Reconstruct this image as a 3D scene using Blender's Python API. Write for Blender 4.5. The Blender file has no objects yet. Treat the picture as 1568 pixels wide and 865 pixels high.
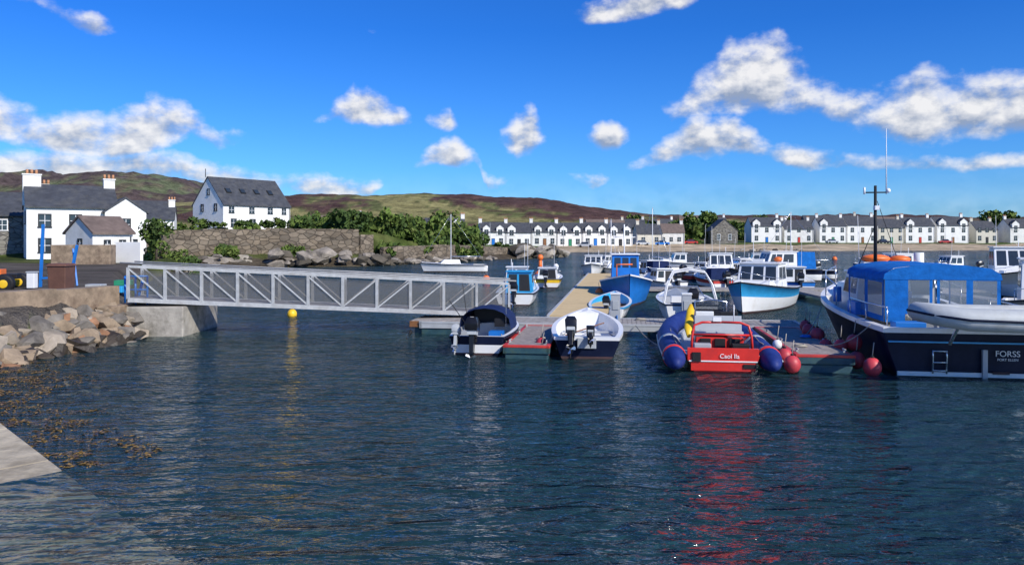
import bpy, bmesh, math, random
import numpy as np
from mathutils import Vector, Matrix, noise
random.seed(11)
SC=bpy.context.scene
SC.view_settings.view_transform='Standard'
SC.view_settings.look='None'
SC.view_settings.exposure=0
R=math.radians
# ---------------------------------------------------------------- materials
def mat(name,col,rough=.6,var=.18,scale=3.0,bump=0.0,metal=0.0,dirt=None,dirtamt=.0,dscale=1.0,spec=.5,coat=0):
    m=bpy.data.materials.new(name); m.use_nodes=True; nt=m.node_tree; N=nt.nodes; L=nt.links
    b=N['Principled BSDF']; b.inputs['Roughness'].default_value=rough; b.inputs['Metallic'].default_value=metal
    b.inputs['Specular IOR Level'].default_value=spec
    if coat: b.inputs['Coat Weight'].default_value=coat
    tc=N.new('ShaderNodeTexCoord')
    no=N.new('ShaderNodeTexNoise'); no.inputs['Scale'].default_value=scale; no.inputs['Detail'].default_value=4; no.inputs['Roughness'].default_value=.65
    L.new(tc.outputs['Object'],no.inputs['Vector'])
    mx=N.new('ShaderNodeMix'); mx.data_type='RGBA'
    lo=[max(0,c*(1-var)) for c in col]; hi=[min(1,c*(1+var)) for c in col]
    mx.inputs['A'].default_value=(*lo,1); mx.inputs['B'].default_value=(*hi,1)
    mr=N.new('ShaderNodeMapRange'); mr.inputs['From Min'].default_value=.3; mr.inputs['From Max'].default_value=.7
    L.new(no.outputs['Fac'],mr.inputs['Value']); L.new(mr.outputs['Result'],mx.inputs['Factor'])
    out=mx.outputs['Result']
    if dirt:
        n2=N.new('ShaderNodeTexNoise'); n2.inputs['Scale'].default_value=dscale; n2.inputs['Detail'].default_value=5; n2.inputs['Roughness'].default_value=.7
        L.new(tc.outputs['Object'],n2.inputs['Vector'])
        m2=N.new('ShaderNodeMapRange'); m2.inputs['From Min'].default_value=.48; m2.inputs['From Max'].default_value=.68; m2.inputs['To Max'].default_value=dirtamt
        L.new(n2.outputs['Fac'],m2.inputs['Value'])
        x2=N.new('ShaderNodeMix'); x2.data_type='RGBA'; x2.inputs['B'].default_value=(*dirt,1)
        L.new(out,x2.inputs['A']); L.new(m2.outputs['Result'],x2.inputs['Factor']); out=x2.outputs['Result']
    L.new(out,b.inputs['Base Color'])
    if bump:
        bp=N.new('ShaderNodeBump'); bp.inputs['Strength'].default_value=bump; bp.inputs['Distance'].default_value=.05
        L.new(no.outputs['Fac'],bp.inputs['Height']); L.new(bp.outputs['Normal'],b.inputs['Normal'])
    return m
def stonemat(name,cols,scale=2.0,bump=.8,zs=1.8):
    m=bpy.data.materials.new(name); m.use_nodes=True; nt=m.node_tree; N=nt.nodes; L=nt.links
    b=N['Principled BSDF']; b.inputs['Roughness'].default_value=.9
    tc=N.new('ShaderNodeTexCoord'); mp=N.new('ShaderNodeMapping'); mp.inputs['Scale'].default_value=(1,1,zs)
    L.new(tc.outputs['Object'],mp.inputs['Vector'])
    v=N.new('ShaderNodeTexVoronoi'); v.inputs['Scale'].default_value=scale; L.new(mp.outputs['Vector'],v.inputs['Vector'])
    cr=N.new('ShaderNodeValToRGB'); e=cr.color_ramp; e.interpolation='LINEAR'
    while len(e.elements)<len(cols): e.elements.new(.5)
    for i,c in enumerate(cols): e.elements[i].position=i/(len(cols)-1); e.elements[i].color=(*c,1)
    sp=N.new('ShaderNodeSeparateColor'); L.new(v.outputs['Color'],sp.inputs['Color']); L.new(sp.outputs['Red'],cr.inputs['Fac'])
    v2=N.new('ShaderNodeTexVoronoi'); v2.feature='DISTANCE_TO_EDGE'; v2.inputs['Scale'].default_value=scale; L.new(mp.outputs['Vector'],v2.inputs['Vector'])
    mr=N.new('ShaderNodeMapRange'); mr.inputs['From Max'].default_value=.08; mr.inputs['To Min'].default_value=.35
    L.new(v2.outputs['Distance'],mr.inputs['Value'])
    no=N.new('ShaderNodeTexNoise'); no.inputs['Scale'].default_value=scale*.35; no.inputs['Detail'].default_value=7; no.inputs['Roughness'].default_value=.7; L.new(tc.outputs['Object'],no.inputs['Vector'])
    m1=N.new('ShaderNodeMath'); m1.operation='MULTIPLY_ADD'; m1.inputs[1].default_value=1.6; m1.inputs[2].default_value=.2; L.new(no.outputs['Fac'],m1.inputs[0])
    m0=N.new('ShaderNodeMath'); m0.operation='MULTIPLY'; L.new(m1.outputs[0],m0.inputs[0]); L.new(mr.outputs['Result'],m0.inputs[1])
    vm=N.new('ShaderNodeVectorMath'); vm.operation='SCALE'; L.new(cr.outputs['Color'],vm.inputs[0]); L.new(m0.outputs[0],vm.inputs['Scale'])
    L.new(vm.outputs[0],b.inputs['Base Color'])
    bp=N.new('ShaderNodeBump'); bp.inputs['Strength'].default_value=bump; bp.inputs['Distance'].default_value=.1
    L.new(m0.outputs[0],bp.inputs['Height']); L.new(bp.outputs['Normal'],b.inputs['Normal'])
    return m
WHITE=mat('white_harling',(.84,.83,.80),.85,.06,2,.15,dirt=(.58,.56,.50),dirtamt=.4,dscale=.5)
WHITE2=mat('white_harling_aged',(.76,.75,.71),.85,.08,2,.15,dirt=(.47,.45,.39),dirtamt=.45,dscale=.6)
CREAM=mat('cream_render',(.62,.58,.48),.85,.1,2,.15)
YELLOWR=mat('yellow_render',(.70,.55,.18),.85,.1,2,.15)
GREYST=stonemat('grey_rubble',[(.12,.11,.10),(.26,.24,.20),(.19,.18,.17)],1.6)
SLATE=mat('slate',(.058,.062,.072),.65,.3,1.5,.3,dirt=(.13,.125,.11),dirtamt=.4,dscale=.8,spec=.3)
SLATE2=mat('slate_brown',(.15,.11,.09),.7,.3,1.5,.3)
GLASS=mat('window_glass',(.03,.04,.05),.08,.2,1,spec=.8)
BLACKT=mat('black_trim',(.02,.02,.02),.5,.2)
WTRIM=mat('white_trim',(.8,.8,.8),.5,.05)
POT=mat('chimney_pot',(.45,.22,.11),.8,.2)
WALL=stonemat('garden_wall_stone',[(.10,.078,.055),(.21,.165,.115),(.14,.115,.085),(.25,.20,.145)],1.1)
QUAY=mat('quay_concrete',(.27,.20,.135),.9,.38,2.2,.7,dirt=(.12,.08,.055),dirtamt=.85,dscale=1.3)
CONC=mat('concrete',(.36,.33,.28),.9,.22,3,.4,dirt=(.12,.11,.085),dirtamt=.8,dscale=1.3)
SLIP=mat('slipway_concrete',(.42,.36,.26),.9,.28,3.5,.7,dirt=(.22,.18,.12),dirtamt=.8,dscale=.9)
ROCKS=[mat('rock_grey',(.17,.15,.125),.9,.45,2.2,.9),mat('rock_tan',(.26,.195,.13),.9,.4,2.2,.9),mat('rock_rust',(.27,.14,.075),.9,.45,2,.9),mat('rock_pale',(.33,.275,.21),.9,.3,2,.9),mat('rock_dark_wet',(.045,.035,.024),.5,.4,2,.9)]
SHROCK=[mat('shore_rock',(.22,.19,.155),.9,.5,.9,1),mat('shore_rock_dark',(.085,.072,.052),.9,.4,.9,1),mat('shore_rock_pale',(.35,.31,.25),.9,.35,.9,1)]  # mid, dark and pale rock tones, picked at random per boulder
GALV=mat('galvanised_steel',(.44,.45,.45),.55,.18,5,.1,metal=.1,dirt=(.24,.21,.17),dirtamt=.4,spec=.3)
GALVD=mat('galvanised_brace',(.34,.34,.34),.6,.2,5,.1,spec=.3)
GREYP=mat('grey_paint',(.40,.42,.43),.5,.1)
DECK=mat('weathered_decking',(.30,.275,.25),.85,.35,6,.4)
DECKR=mat('decking_brown',(.28,.24,.22),.85,.3,6,.4)
TAN=mat('grp_tan_grating',(.62,.46,.23),.8,.1,8,.3,dirt=(.45,.33,.17),dirtamt=.5,dscale=.8)
REDP=mat('red_paint',(.52,.04,.03),.5,.2,3,dirt=(.25,.03,.03),dirtamt=.4)
REDB=mat('red_gelcoat',(.64,.03,.02),.35,.15,2,coat=.15,dirt=(.42,.03,.03),dirtamt=.5,dscale=3)
TEAL=mat('teal_float',(.02,.07,.09),.6,.4,3,dirt=(.05,.07,.03),dirtamt=.7,dscale=3)
PWHITE=mat('gelcoat_white',(.78,.78,.77),.35,.05,2,coat=.15,dirt=(.52,.49,.42),dirtamt=.4,dscale=2)
PGREY=mat('gelcoat_grey',(.40,.42,.44),.45,.08,2)
NAVY=mat('navy_hull',(.005,.009,.030),.45,.3,2,dirt=(.012,.018,.038),dirtamt=.5,dscale=2,spec=.18)
BLUE=mat('bright_blue_paint',(.012,.17,.56),.4,.15,2)
LBLUE=mat('light_blue_paint',(.03,.33,.64),.4,.15,2)
CANV=mat('blue_canvas',(.006,.13,.44),.85,.22,4,.4,spec=.2)
NCANV=mat('navy_canvas',(.010,.022,.08),.85,.2,4,.3,spec=.2)
TUBEB=mat('hypalon_blue',(.012,.03,.17),.6,.25,3,.05,dirt=(.03,.055,.18),dirtamt=.5,dscale=3,spec=.3)
TUBEG=mat('hypalon_grey',(.44,.46,.46),.55,.1,3,.05,dirt=(.33,.32,.28),dirtamt=.5,dscale=2)
BLACK=mat('black_rubber',(.014,.014,.016),.6,.3,spec=.3)
BLKP=mat('black_cowling',(.010,.010,.012),.3,.3)
BFEND=mat('fender_pink',(.55,.05,.065),.5,.25,3,dirt=(.30,.04,.045),dirtamt=.6,dscale=4)
ORNG=mat('orange_buoy',(.80,.17,.03),.45,.15)
YELL=mat('yellow_plastic',(.80,.50,.02),.45,.15)
GREEN=mat('green_paint',(.02,.22,.10),.5,.2)
BROWN=mat('brown_plastic',(.13,.06,.04),.6,.2)
WOOD=mat('varnished_wood',(.25,.11,.04),.4,.3,6)
STEEL=mat('stainless',(.7,.7,.72),.25,.05,metal=.9)
ROPE=mat('rope',(.35,.32,.27),.9,.2)
ANTI=mat('antifoul',(.06,.03,.03),.7,.4,3)
LEAF=[mat('leaf_dark',(.050,.085,.020),.8,.4,.5,spec=.2),mat('leaf_mid',(.098,.145,.030),.8,.35,.5,spec=.2),mat('leaf_light',(.165,.20,.055),.8,.3,.5,spec=.2)]
BARK=mat('bark',(.09,.07,.05),.9,.3,3,.5)
KELP=[mat('kelp_gold',(.26,.155,.03),.4,.4,6),mat('kelp_brown',(.10,.06,.02),.4,.4,6)]
def alphamat(name,col,a,rough=.4):
    m=bpy.data.materials.new(name); m.use_nodes=True; N=m.node_tree.nodes; b=N['Principled BSDF']
    b.inputs['Base Color'].default_value=(*col,1); b.inputs['Roughness'].default_value=rough; b.inputs['Alpha'].default_value=a
    no=N.new('ShaderNodeTexNoise'); no.inputs['Scale'].default_value=4
    mr=N.new('ShaderNodeMapRange'); mr.inputs['To Min'].default_value=a*.8; mr.inputs['To Max'].default_value=min(1,a*1.2)
    m.node_tree.links.new(no.outputs['Fac'],mr.inputs['Value']); m.node_tree.links.new(mr.outputs['Result'],b.inputs['Alpha'])
    return m
MESHP=alphamat('gangway_mesh',(.13,.13,.13),.36,.8)
CLEAR=alphamat('clear_vinyl',(.30,.36,.42),.42,.15)
WSCR=alphamat('windscreen',(.06,.08,.10),.55,.05)

# ---------------------------------------------------------------- mesh builder
class MB:
    def __init__(s): s.v=[];s.f=[];s.m=[];s.s=[];s.mats=[]
    def mi(s,m):
        if m not in s.mats: s.mats.append(m)
        return s.mats.index(m)
    def add(s,vs,fs,m,smooth=False):
        o=len(s.v); s.v+=[tuple(p) for p in vs]; k=s.mi(m)
        for f in fs: s.f.append([i+o for i in f]); s.m.append(k); s.s.append(smooth)
    def box(s,c,d,m,rz=0,rx=0,ry=0,tx=1,ty=1):
        M=Matrix.Translation(c)@Matrix.Rotation(R(rz),4,'Z')@Matrix.Rotation(R(ry),4,'Y')@Matrix.Rotation(R(rx),4,'X')
        a,b,h=d[0]/2,d[1]/2,d[2]/2
        vs=[M@Vector(p) for p in [(-a,-b,-h),(a,-b,-h),(a,b,-h),(-a,b,-h),(-a*tx,-b*ty,h),(a*tx,-b*ty,h),(a*tx,b*ty,h),(-a*tx,b*ty,h)]]
        s.add(vs,[(0,3,2,1),(4,5,6,7),(0,1,5,4),(1,2,6,5),(2,3,7,6),(3,0,4,7)],m)
    def beam(s,a,b,w,h,m):
        a=Vector(a);b=Vector(b);t=(b-a).normalized(); up=Vector((0,0,1))
        if abs(t.z)>.99: up=Vector((0,1,0))
        sd=t.cross(up).normalized()*w/2; u=sd.cross(t).normalized()*h/2
        s.add([a-sd-u,a+sd-u,a+sd+u,a-sd+u,b-sd-u,b+sd-u,b+sd+u,b-sd+u],[(0,1,2,3),(4,7,6,5),(0,4,5,1),(1,5,6,2),(2,6,7,3),(3,7,4,0)],m)
    def tube(s,pts,r,m,n=8,flat=1.0):
        pts=[Vector(p) for p in pts]; rs=r if isinstance(r,(list,tuple)) else [r]*len(pts)
        t0=(pts[1]-pts[0]).normalized(); up=Vector((0,0,1)) if abs(t0.z)<.9 else Vector((0,1,0))
        vs=[]; x=t0.cross(up).normalized()
        for i,p in enumerate(pts):
            a=pts[max(0,i-1)];b=pts[min(len(pts)-1,i+1)]; t=(b-a).normalized()
            x=(x-t*x.dot(t)).normalized(); y=x.cross(t)
            for k in range(n):
                an=2*math.pi*k/n; vs.append(p+(x*math.cos(an)+y*math.sin(an)*flat)*rs[i])
        fs=[]
        for i in range(len(pts)-1):
            for k in range(n):
                k2=(k+1)%n; fs.append((i*n+k,i*n+k2,(i+1)*n+k2,(i+1)*n+k))
        fs.append(tuple(range(n))); fs.append(tuple(range((len(pts)-1)*n,len(pts)*n)))
        s.add(vs,fs,m,True)
    def ell(s,c,r,m,a=14,b=9,M=None):
        vs=[];fs=[]
        for i in range(b+1):
            th=math.pi*i/b
            for k in range(a):
                ph=2*math.pi*k/a; p=Vector((r[0]*math.sin(th)*math.cos(ph),r[1]*math.sin(th)*math.sin(ph),r[2]*math.cos(th)))
                if M: p=M@p
                vs.append(p+Vector(c))
        for i in range(b):
            for k in range(a):
                fs.append((i*a+k,i*a+(k+1)%a,(i+1)*a+(k+1)%a,(i+1)*a+k))
        s.add(vs,fs,m,True)
    def quad(s,q,m): s.add(q,[(0,1,2,3)],m)
    def frus(s,x0,x1,y0,y1,z0,z1,m,f=.0,b=.0,sd=.0,roof=None):
        lo=[Vector(p) for p in [(x0,y0,z0),(x1,y0,z0),(x1,y1,z0),(x0,y1,z0)]]
        hi=[Vector(p) for p in [(x0+sd,y0+b,z1),(x1-sd,y0+b,z1),(x1-sd,y1-f,z1),(x0+sd,y1-f,z1)]]
        s.add(lo+hi,[(0,3,2,1),(4,5,6,7),(0,1,5,4),(1,2,6,5),(2,3,7,6),(3,0,4,7)],m)
        if roof:
            s.box(((x0+x1)/2,(y0+b+y1-f)/2,z1+.035),(x1-x0-2*sd+.14,y1-f-y0-b+.2,.06),roof)
        return {'B':[lo[0],lo[1],hi[1],hi[0]],'R':[lo[1],lo[2],hi[2],hi[1]],'F':[lo[2],lo[3],hi[3],hi[2]],'L':[lo[3],lo[0],hi[0],hi[3]]}
    def pane(s,q,u0,u1,v0,v1,m,off=.012):
        def P(u,v): return (q[0]*(1-u)+q[1]*u)*(1-v)+(q[3]*(1-u)+q[2]*u)*v
        n=(q[1]-q[0]).cross(q[3]-q[0]).normalized()
        s.add([P(u0,v0)+n*off,P(u1,v0)+n*off,P(u1,v1)+n*off,P(u0,v1)+n*off]+[P(u0,v0)-n*.003,P(u1,v0)-n*.003,P(u1,v1)-n*.003,P(u0,v1)-n*.003],[(0,1,2,3),(0,4,5,1),(1,5,6,2),(2,6,7,3),(3,7,4,0)],m)
    def make(s,name,parent=None,loc=(0,0,0),rz=0,bevel=0,fixn=True):
        me=bpy.data.meshes.new(name); me.from_pydata(s.v,[],s.f)
        for m in s.mats: me.materials.append(m)
        me.polygons.foreach_set('material_index',s.m); me.polygons.foreach_set('use_smooth',s.s)
        if fixn:
            bm=bmesh.new(); bm.from_mesh(me); bmesh.ops.recalc_face_normals(bm,faces=bm.faces); bm.to_mesh(me); bm.free()
        me.update()
        o=bpy.data.objects.new(name,me); SC.collection.objects.link(o)
        o.location=loc; o.rotation_euler=(0,0,R(rz))
        if parent: o.parent=parent
        if bevel:
            bv=o.modifiers.new('bevel','BEVEL'); bv.width=bevel; bv.segments=2; bv.limit_method='ANGLE'
        return o
def root(name,loc=(0,0,0),rz=0):
    o=bpy.data.objects.new(name,None); SC.collection.objects.link(o); o.location=loc; o.rotation_euler=(0,0,R(rz)); o.empty_display_size=.2
    return o
def text(body,parent,loc,size,m,rz=0,name='lettering'):
    c=bpy.data.curves.new(name,'FONT'); c.body=body; c.size=size; c.extrude=.004; c.align_x='CENTER'
    o=bpy.data.objects.new(name,c); SC.collection.objects.link(o); o.parent=parent; o.location=loc; o.rotation_euler=(R(90),0,R(rz)); c.materials.append(m)

# ---------------------------------------------------------------- terrain
SH=[(-12,-60),(-10.5,8),(-11.8,14),(-13.2,19.5),(-12.6,25),(-14,30),(-22,45),(-30,65),(-33,80),(-25,89),(-17,91),(-10,104),(-3,119),(8,138),(5,158),(8,180),(22,190),(45,197),(80,205),(130,215),(260,222),(900,226),(900,-60)]
def sdist(X,Y):
    d=np.full(X.shape,1e9); ins=np.zeros(X.shape,bool); n=len(SH)
    for i in range(n):
        ax,ay=SH[i]; bx,by=SH[(i+1)%n]
        dx,dy=bx-ax,by-ay; t=np.clip(((X-ax)*dx+(Y-ay)*dy)/(dx*dx+dy*dy),0,1)
        d=np.minimum(d,np.hypot(X-ax-t*dx,Y-ay-t*dy))
        c=((ay>Y)!=(by>Y))&(X<(bx-ax)*(Y-ay)/((by-ay) if by!=ay else 1e-9)+ax); ins^=c
    return np.where(ins,-d,d)
def sst(a,b,x): t=np.clip((x-a)/(b-a),0,1); return t*t*(3-2*t)
RA=([-1200,-634,-562,-512,-491,-455,-397,-354,-326,-275,-240,-132,11,155,562,1200],[60,62,64,72,61,66,71,61,49,39,34,22,18,16,16,16])
RB=([-600,-317,-216,-164,-135,-91,-58,-34,-10,15,39,59,87,128,317,900],[20,18,20,23,24,24,25.5,24,22,21,17.5,14,12,11,11,11])
def Hn(X,Y):
    X=np.asarray(X,float);Y=np.asarray(Y,float)
    d=sdist(X,Y)
    wl=(1-sst(76,86,Y))
    wh=sst(76,86,Y)*(1-sst(140,185,Y))
    wb=np.clip(1-wl-wh,0,1)
    dl=np.clip(d,0,None)
    hl=np.minimum(dl*1.2,1.25)+np.clip(dl-8,0,40)*.02
    low=1-sst(102,124,Y)
    hh=np.minimum(dl*.3,1.3)+(.4+2.5*low)*sst(6.6,8.2,dl)+np.clip(dl-9,0,80)*.02
    hb=np.minimum(dl*.045,1.6)+np.clip(dl-50,0,200)*.025
    land=hl*wl+hh*wh+hb*wb
    a=np.interp(X,*RA)*np.exp(-((Y-850)/200.)**2); a=np.where(Y>850,np.interp(X,*RA)*np.exp(-((Y-850)/900.)**2),a)
    b=np.interp(X,*RB)*np.exp(-((Y-480)/110.)**2)
    land=land+np.clip(np.maximum(a,b)-1.0,0,None)*sst(20,80,dl)
    sea=-np.minimum(-d*.085+.05,3.2)
    return np.where(d>0,land,sea),d
def H(x,y): return float(Hn(np.array([x]),np.array([y]))[0][0])
def terrain():
    az=np.radians(np.linspace(-88,88,720)); r=np.concatenate([np.geomspace(3,60,70),np.geomspace(61,320,150),np.geomspace(323,4000,170)])
    A,Rr=np.meshgrid(az,r); X=np.sin(A)*Rr; Y=np.cos(A)*Rr
    Z,D=Hn(X,Y)
    n=X.size; xs=X.ravel();ys=Y.ravel();zs=Z.ravel().copy();ds=D.ravel()
    col=np.zeros((n,4)); col[:,3]=1
    for i in range(n):
        x,y,z,d=xs[i],ys[i],zs[i],ds[i]
        n1=noise.fractal(Vector((x*.012,y*.012,0)),1,2,5); n2=noise.fractal(Vector((x*.06,y*.06,3)),1,2,4)
        if d>0:
            if y>300: zs[i]+=n1*min(5.5,(y-300)*.014)+n2*min(2.4,(y-300)*.008)
            elif y>84 : zs[i]+=n2*.25*min(1,d/10)
            if y>165 and d<36+n2*4 and x>12: c=(.60,.47,.31)
            elif z<.9 and y>80 : c=(.13,.105,.075)
            elif y<62 and z>.4: c=(.15,.13,.11) if d<14 else (.09,.13,.035)
            elif y<170 and d<60:
                g=n2+.4*n1; c=(.085,.115,.028) if g<0 else (.13,.15,.045)
            elif y<300: c=(.12+.02*n2,.16,.045)
            else:
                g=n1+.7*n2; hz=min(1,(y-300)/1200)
                if y<640:
                    t=.45+g*1.5+(.32 if x>-45 else -.12)
                    if t>.66: c=(.095,.052,.042)
                    elif t>.45: c=(.125,.088,.05)
                    elif t>.2: c=(.13,.14,.048)
                    else: c=(.27,.24,.095)
                else:
                    c=(.085,.055,.044) if g>.05 else ((.13,.105,.055) if g>-.15 else (.12,.135,.055))
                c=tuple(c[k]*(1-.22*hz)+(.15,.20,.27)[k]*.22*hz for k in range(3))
        else:
            k=min(1,max(0,(-z)/1.1)); s=(.26,.19,.10); dp=(.024,.105,.110)  # light absorption by the water is painted into the seabed colour by depth
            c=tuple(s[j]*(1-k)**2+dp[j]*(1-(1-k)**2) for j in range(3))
            if y<30:
                g=.75+.9*noise.fractal(Vector((x*.5,y*.5,7)),1,2,4); c=tuple(q*max(.35,g) for q in c)
        col[i,:3]=c
    me=bpy.data.meshes.new('terrain'); nr,na=X.shape
    idx=np.arange(n).reshape(nr,na); f=np.stack([idx[:-1,:-1],idx[:-1,1:],idx[1:,1:],idx[1:,:-1]],-1).reshape(-1,4)
    me.from_pydata(np.stack([xs,ys,zs],1).tolist(),[],f.tolist())
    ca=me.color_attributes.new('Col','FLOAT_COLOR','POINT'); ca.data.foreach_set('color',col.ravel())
    for p in me.polygons: p.use_smooth=True
    m=bpy.data.materials.new('terrain_ground'); m.use_nodes=True; N=m.node_tree.nodes;L=m.node_tree.links
    b=N['Principled BSDF']; b.inputs['Roughness'].default_value=.95; b.inputs['Specular IOR Level'].default_value=.1
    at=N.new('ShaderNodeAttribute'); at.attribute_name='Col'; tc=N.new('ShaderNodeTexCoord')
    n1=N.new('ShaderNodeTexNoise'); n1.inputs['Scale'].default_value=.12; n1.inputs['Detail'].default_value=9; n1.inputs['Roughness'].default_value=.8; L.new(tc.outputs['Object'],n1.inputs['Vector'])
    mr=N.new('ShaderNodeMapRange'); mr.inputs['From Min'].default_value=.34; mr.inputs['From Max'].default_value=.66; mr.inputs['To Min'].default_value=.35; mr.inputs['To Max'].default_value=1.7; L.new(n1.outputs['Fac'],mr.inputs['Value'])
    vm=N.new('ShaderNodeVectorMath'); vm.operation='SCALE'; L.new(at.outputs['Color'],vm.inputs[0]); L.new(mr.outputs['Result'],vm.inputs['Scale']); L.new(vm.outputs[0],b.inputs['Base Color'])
    bp=N.new('ShaderNodeBump'); bp.inputs['Strength'].default_value=1; bp.inputs['Distance'].default_value=2.4; L.new(n1.outputs['Fac'],bp.inputs['Height']); L.new(bp.outputs['Normal'],b.inputs['Normal'])
    me.materials.append(m); o=bpy.data.objects.new('terrain',me); SC.collection.objects.link(o)
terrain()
# ---------------------------------------------------------------- water
def water():
    m=bpy.data.materials.new('sea_water'); m.use_nodes=True; N=m.node_tree.nodes;L=m.node_tree.links; N.remove(N['Principled BSDF']); out=N['Material Output']
    tc=N.new('ShaderNodeTexCoord')
    def nz(sc,sx,sy,rot,det,dist=0,ro=.55):
        mp=N.new('ShaderNodeMapping'); mp.inputs['Scale'].default_value=(sx,sy,1); mp.inputs['Rotation'].default_value=(0,0,R(rot)); L.new(tc.outputs['Object'],mp.inputs['Vector'])
        n=N.new('ShaderNodeTexNoise'); n.inputs['Scale'].default_value=sc; n.inputs['Detail'].default_value=det; n.inputs['Roughness'].default_value=ro; n.inputs['Distortion'].default_value=dist
        L.new(mp.outputs['Vector'],n.inputs['Vector']); return n.outputs['Fac']
    a=nz(1.15,.62,1.6,16,2,.8); b=nz(3.4,.65,1.45,-16,3,.5,.58); g=nz(.10,1,1.6,0,3)
    ad=N.new('ShaderNodeMath'); ad.operation='MULTIPLY_ADD'; ad.inputs[1].default_value=.5; L.new(b,ad.inputs[0]); L.new(a,ad.inputs[2])
    st=N.new('ShaderNodeMapRange'); st.inputs['From Min'].default_value=.35; st.inputs['From Max'].default_value=.65; st.inputs['To Min'].default_value=.5; st.inputs['To Max'].default_value=1; L.new(g,st.inputs['Value'])
    bp=N.new('ShaderNodeBump'); bp.inputs['Distance'].default_value=.50; L.new(ad.outputs[0],bp.inputs['Height']); L.new(st.outputs['Result'],bp.inputs['Strength'])
    fr=N.new('ShaderNodeFresnel'); fr.inputs['IOR'].default_value=1.34; L.new(bp.outputs['Normal'],fr.inputs['Normal'])
    gl=N.new('ShaderNodeBsdfGlossy'); gl.inputs['Roughness'].default_value=.08; gl.inputs['Color'].default_value=(.97,.97,.97,1); L.new(bp.outputs['Normal'],gl.inputs['Normal'])
    tr=N.new('ShaderNodeBsdfTransparent'); tr.inputs['Color'].default_value=(.86,.95,.94,1)
    df=N.new('ShaderNodeBsdfDiffuse'); df.inputs['Color'].default_value=(.036,.100,.118,1); L.new(bp.outputs['Normal'],df.inputs['Normal'])
    m0=N.new('ShaderNodeMixShader'); m0.inputs[0].default_value=.30; L.new(tr.outputs[0],m0.inputs[1]); L.new(df.outputs[0],m0.inputs[2])
    mx=N.new('ShaderNodeMixShader'); L.new(fr.outputs[0],mx.inputs[0]); L.new(m0.outputs[0],mx.inputs[1]); L.new(gl.outputs[0],mx.inputs[2]); L.new(mx.outputs[0],out.inputs['Surface'])
    mb=MB(); mb.quad([(-900,-100,0),(900,-100,0),(900,600,0),(-900,600,0)],m); mb.make('sea_water',fixn=False)
water()
# ---------------------------------------------------------------- foliage
def crown(mb,c,r,n,size,dark=.45):
    k=max(4,int(n/55)); subs=[]
    for i in range(k):
        while True:
            p=Vector([random.uniform(-1,1) for _ in range(3)])
            if .25<p.length<.85: break
        subs.append((p,random.uniform(.28,.5),random.random()))
    for i in range(n):
        p,rr,sh=random.choice(subs); q=Vector([random.gauss(0,1) for _ in range(3)]).normalized()*rr*random.uniform(.7,1.05); w=p+q
        P=Vector((c[0]+w.x*r[0],c[1]+w.y*r[1],c[2]+w.z*r[2])); s=size*random.uniform(.5,1.2)
        t=(Vector([random.gauss(0,1) for _ in range(3)]).normalized()+Vector((.3,-.3,.5))).normalized(); u=t.orthogonal().normalized(); v=t.cross(u)
        m=LEAF[0] if sh<dark else (LEAF[1] if random.random()<.7 or sh<.75 else LEAF[2])
        mb.add([P-u*s-v*s*.6,P+u*s-v*s*.5,P+u*s*.8+v*s*.7,P-u*s*.7+v*s*.6],[(0,1,2,3)],m)
def tree(name,x,y,h,w,n,size,z=None):
    z=H(x,y) if z is None else z; e=root(name,(x,y,z)); mb=MB()
    mb.tube([(0,0,-.3),(.05*h*.2,0,h*.3),(0,.1,h*.7)],[h*.035,h*.025,h*.01],BARK,7)
    for k in range(5):
        a=k*1.3; mb.tube([(0,0,h*(.28+.06*k)),(math.cos(a)*w*.35,math.sin(a)*w*.35,h*(.5+.06*k))],[h*.015,h*.005],BARK,5)
    mb.make('trunk',e); mb=MB(); crown(mb,(0,0,h*.6),(w/2,w/2,h*.42),n,size); mb.make('crown',e,fixn=False)
def mass(name,items,dens=160,size=.45):
    mb=MB()
    for (x,y,rx,rz) in items:
        z=H(x,y); crown(mb,(x,y,z+rz*.75),(rx,rx*.8,rz),int(dens*(rx*.5+.5)),size,random.uniform(.25,.6))
    mb.make(name,fixn=False)
it=[]
for i in range(62):
    t=random.random(); x=-33+t*24+random.uniform(-2,2); y=122+t*20+random.uniform(-5,16); it.append((x,y,random.uniform(1.8,3.4),random.uniform(1.6,3.6)))
for i in range(40):
    t=random.random(); x=-24+t*19+random.uniform(-1.5,1.5); y=103+t*22+random.uniform(-2,6); it.append((x,y,random.uniform(1.4,2.6),random.uniform(1.3,2.7)))
mass('shrub_thicket',it,200,.34)
it=[]
for i in range(30): t=random.random(); it.append((-17.5+t*13.5+random.uniform(-.8,.2),96.5+t*22+random.uniform(0,3),random.uniform(.8,1.5),random.uniform(.6,1.2)))
mass('bank_shrubs',[(-31.5+random.uniform(-1.4,1.0),86.5+random.uniform(-.5,1.8),1.2,.9) for i in range(6)]+[(-25+random.uniform(-1.6,1.6),92+random.uniform(-.5,1),1.2,.8) for i in range(6)]+it+[(-1+random.uniform(-2,4),131+random.uniform(-3,3),1.2,.7) for i in range(8)],190,.24)
mass('hedge_on_wall',[(-38+i*1.5+random.uniform(-.5,.5),93+i*1.2+random.uniform(1,5),random.uniform(1.0,1.9),random.uniform(.5,1.1)) for i in range(13)],180,.26)
it=[]
for i in range(70): x=random.uniform(-50,60); it.append((x,random.uniform(240,295),random.uniform(2.5,5),random.uniform(2.0,4.0)))
for i in range(30): x=random.uniform(-62,-24); it.append((x,random.uniform(190,225),random.uniform(2.5,4.5),random.uniform(1.8,3.2)))
mass('village_trees',it,180,.75)
it=[]
for i in range(100): x=random.uniform(50,290); it.append((x,random.uniform(300,350),random.uniform(3,5.5),random.uniform(2.6,4.6)))
mass('distant_woodland',it,160,.9)
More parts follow.
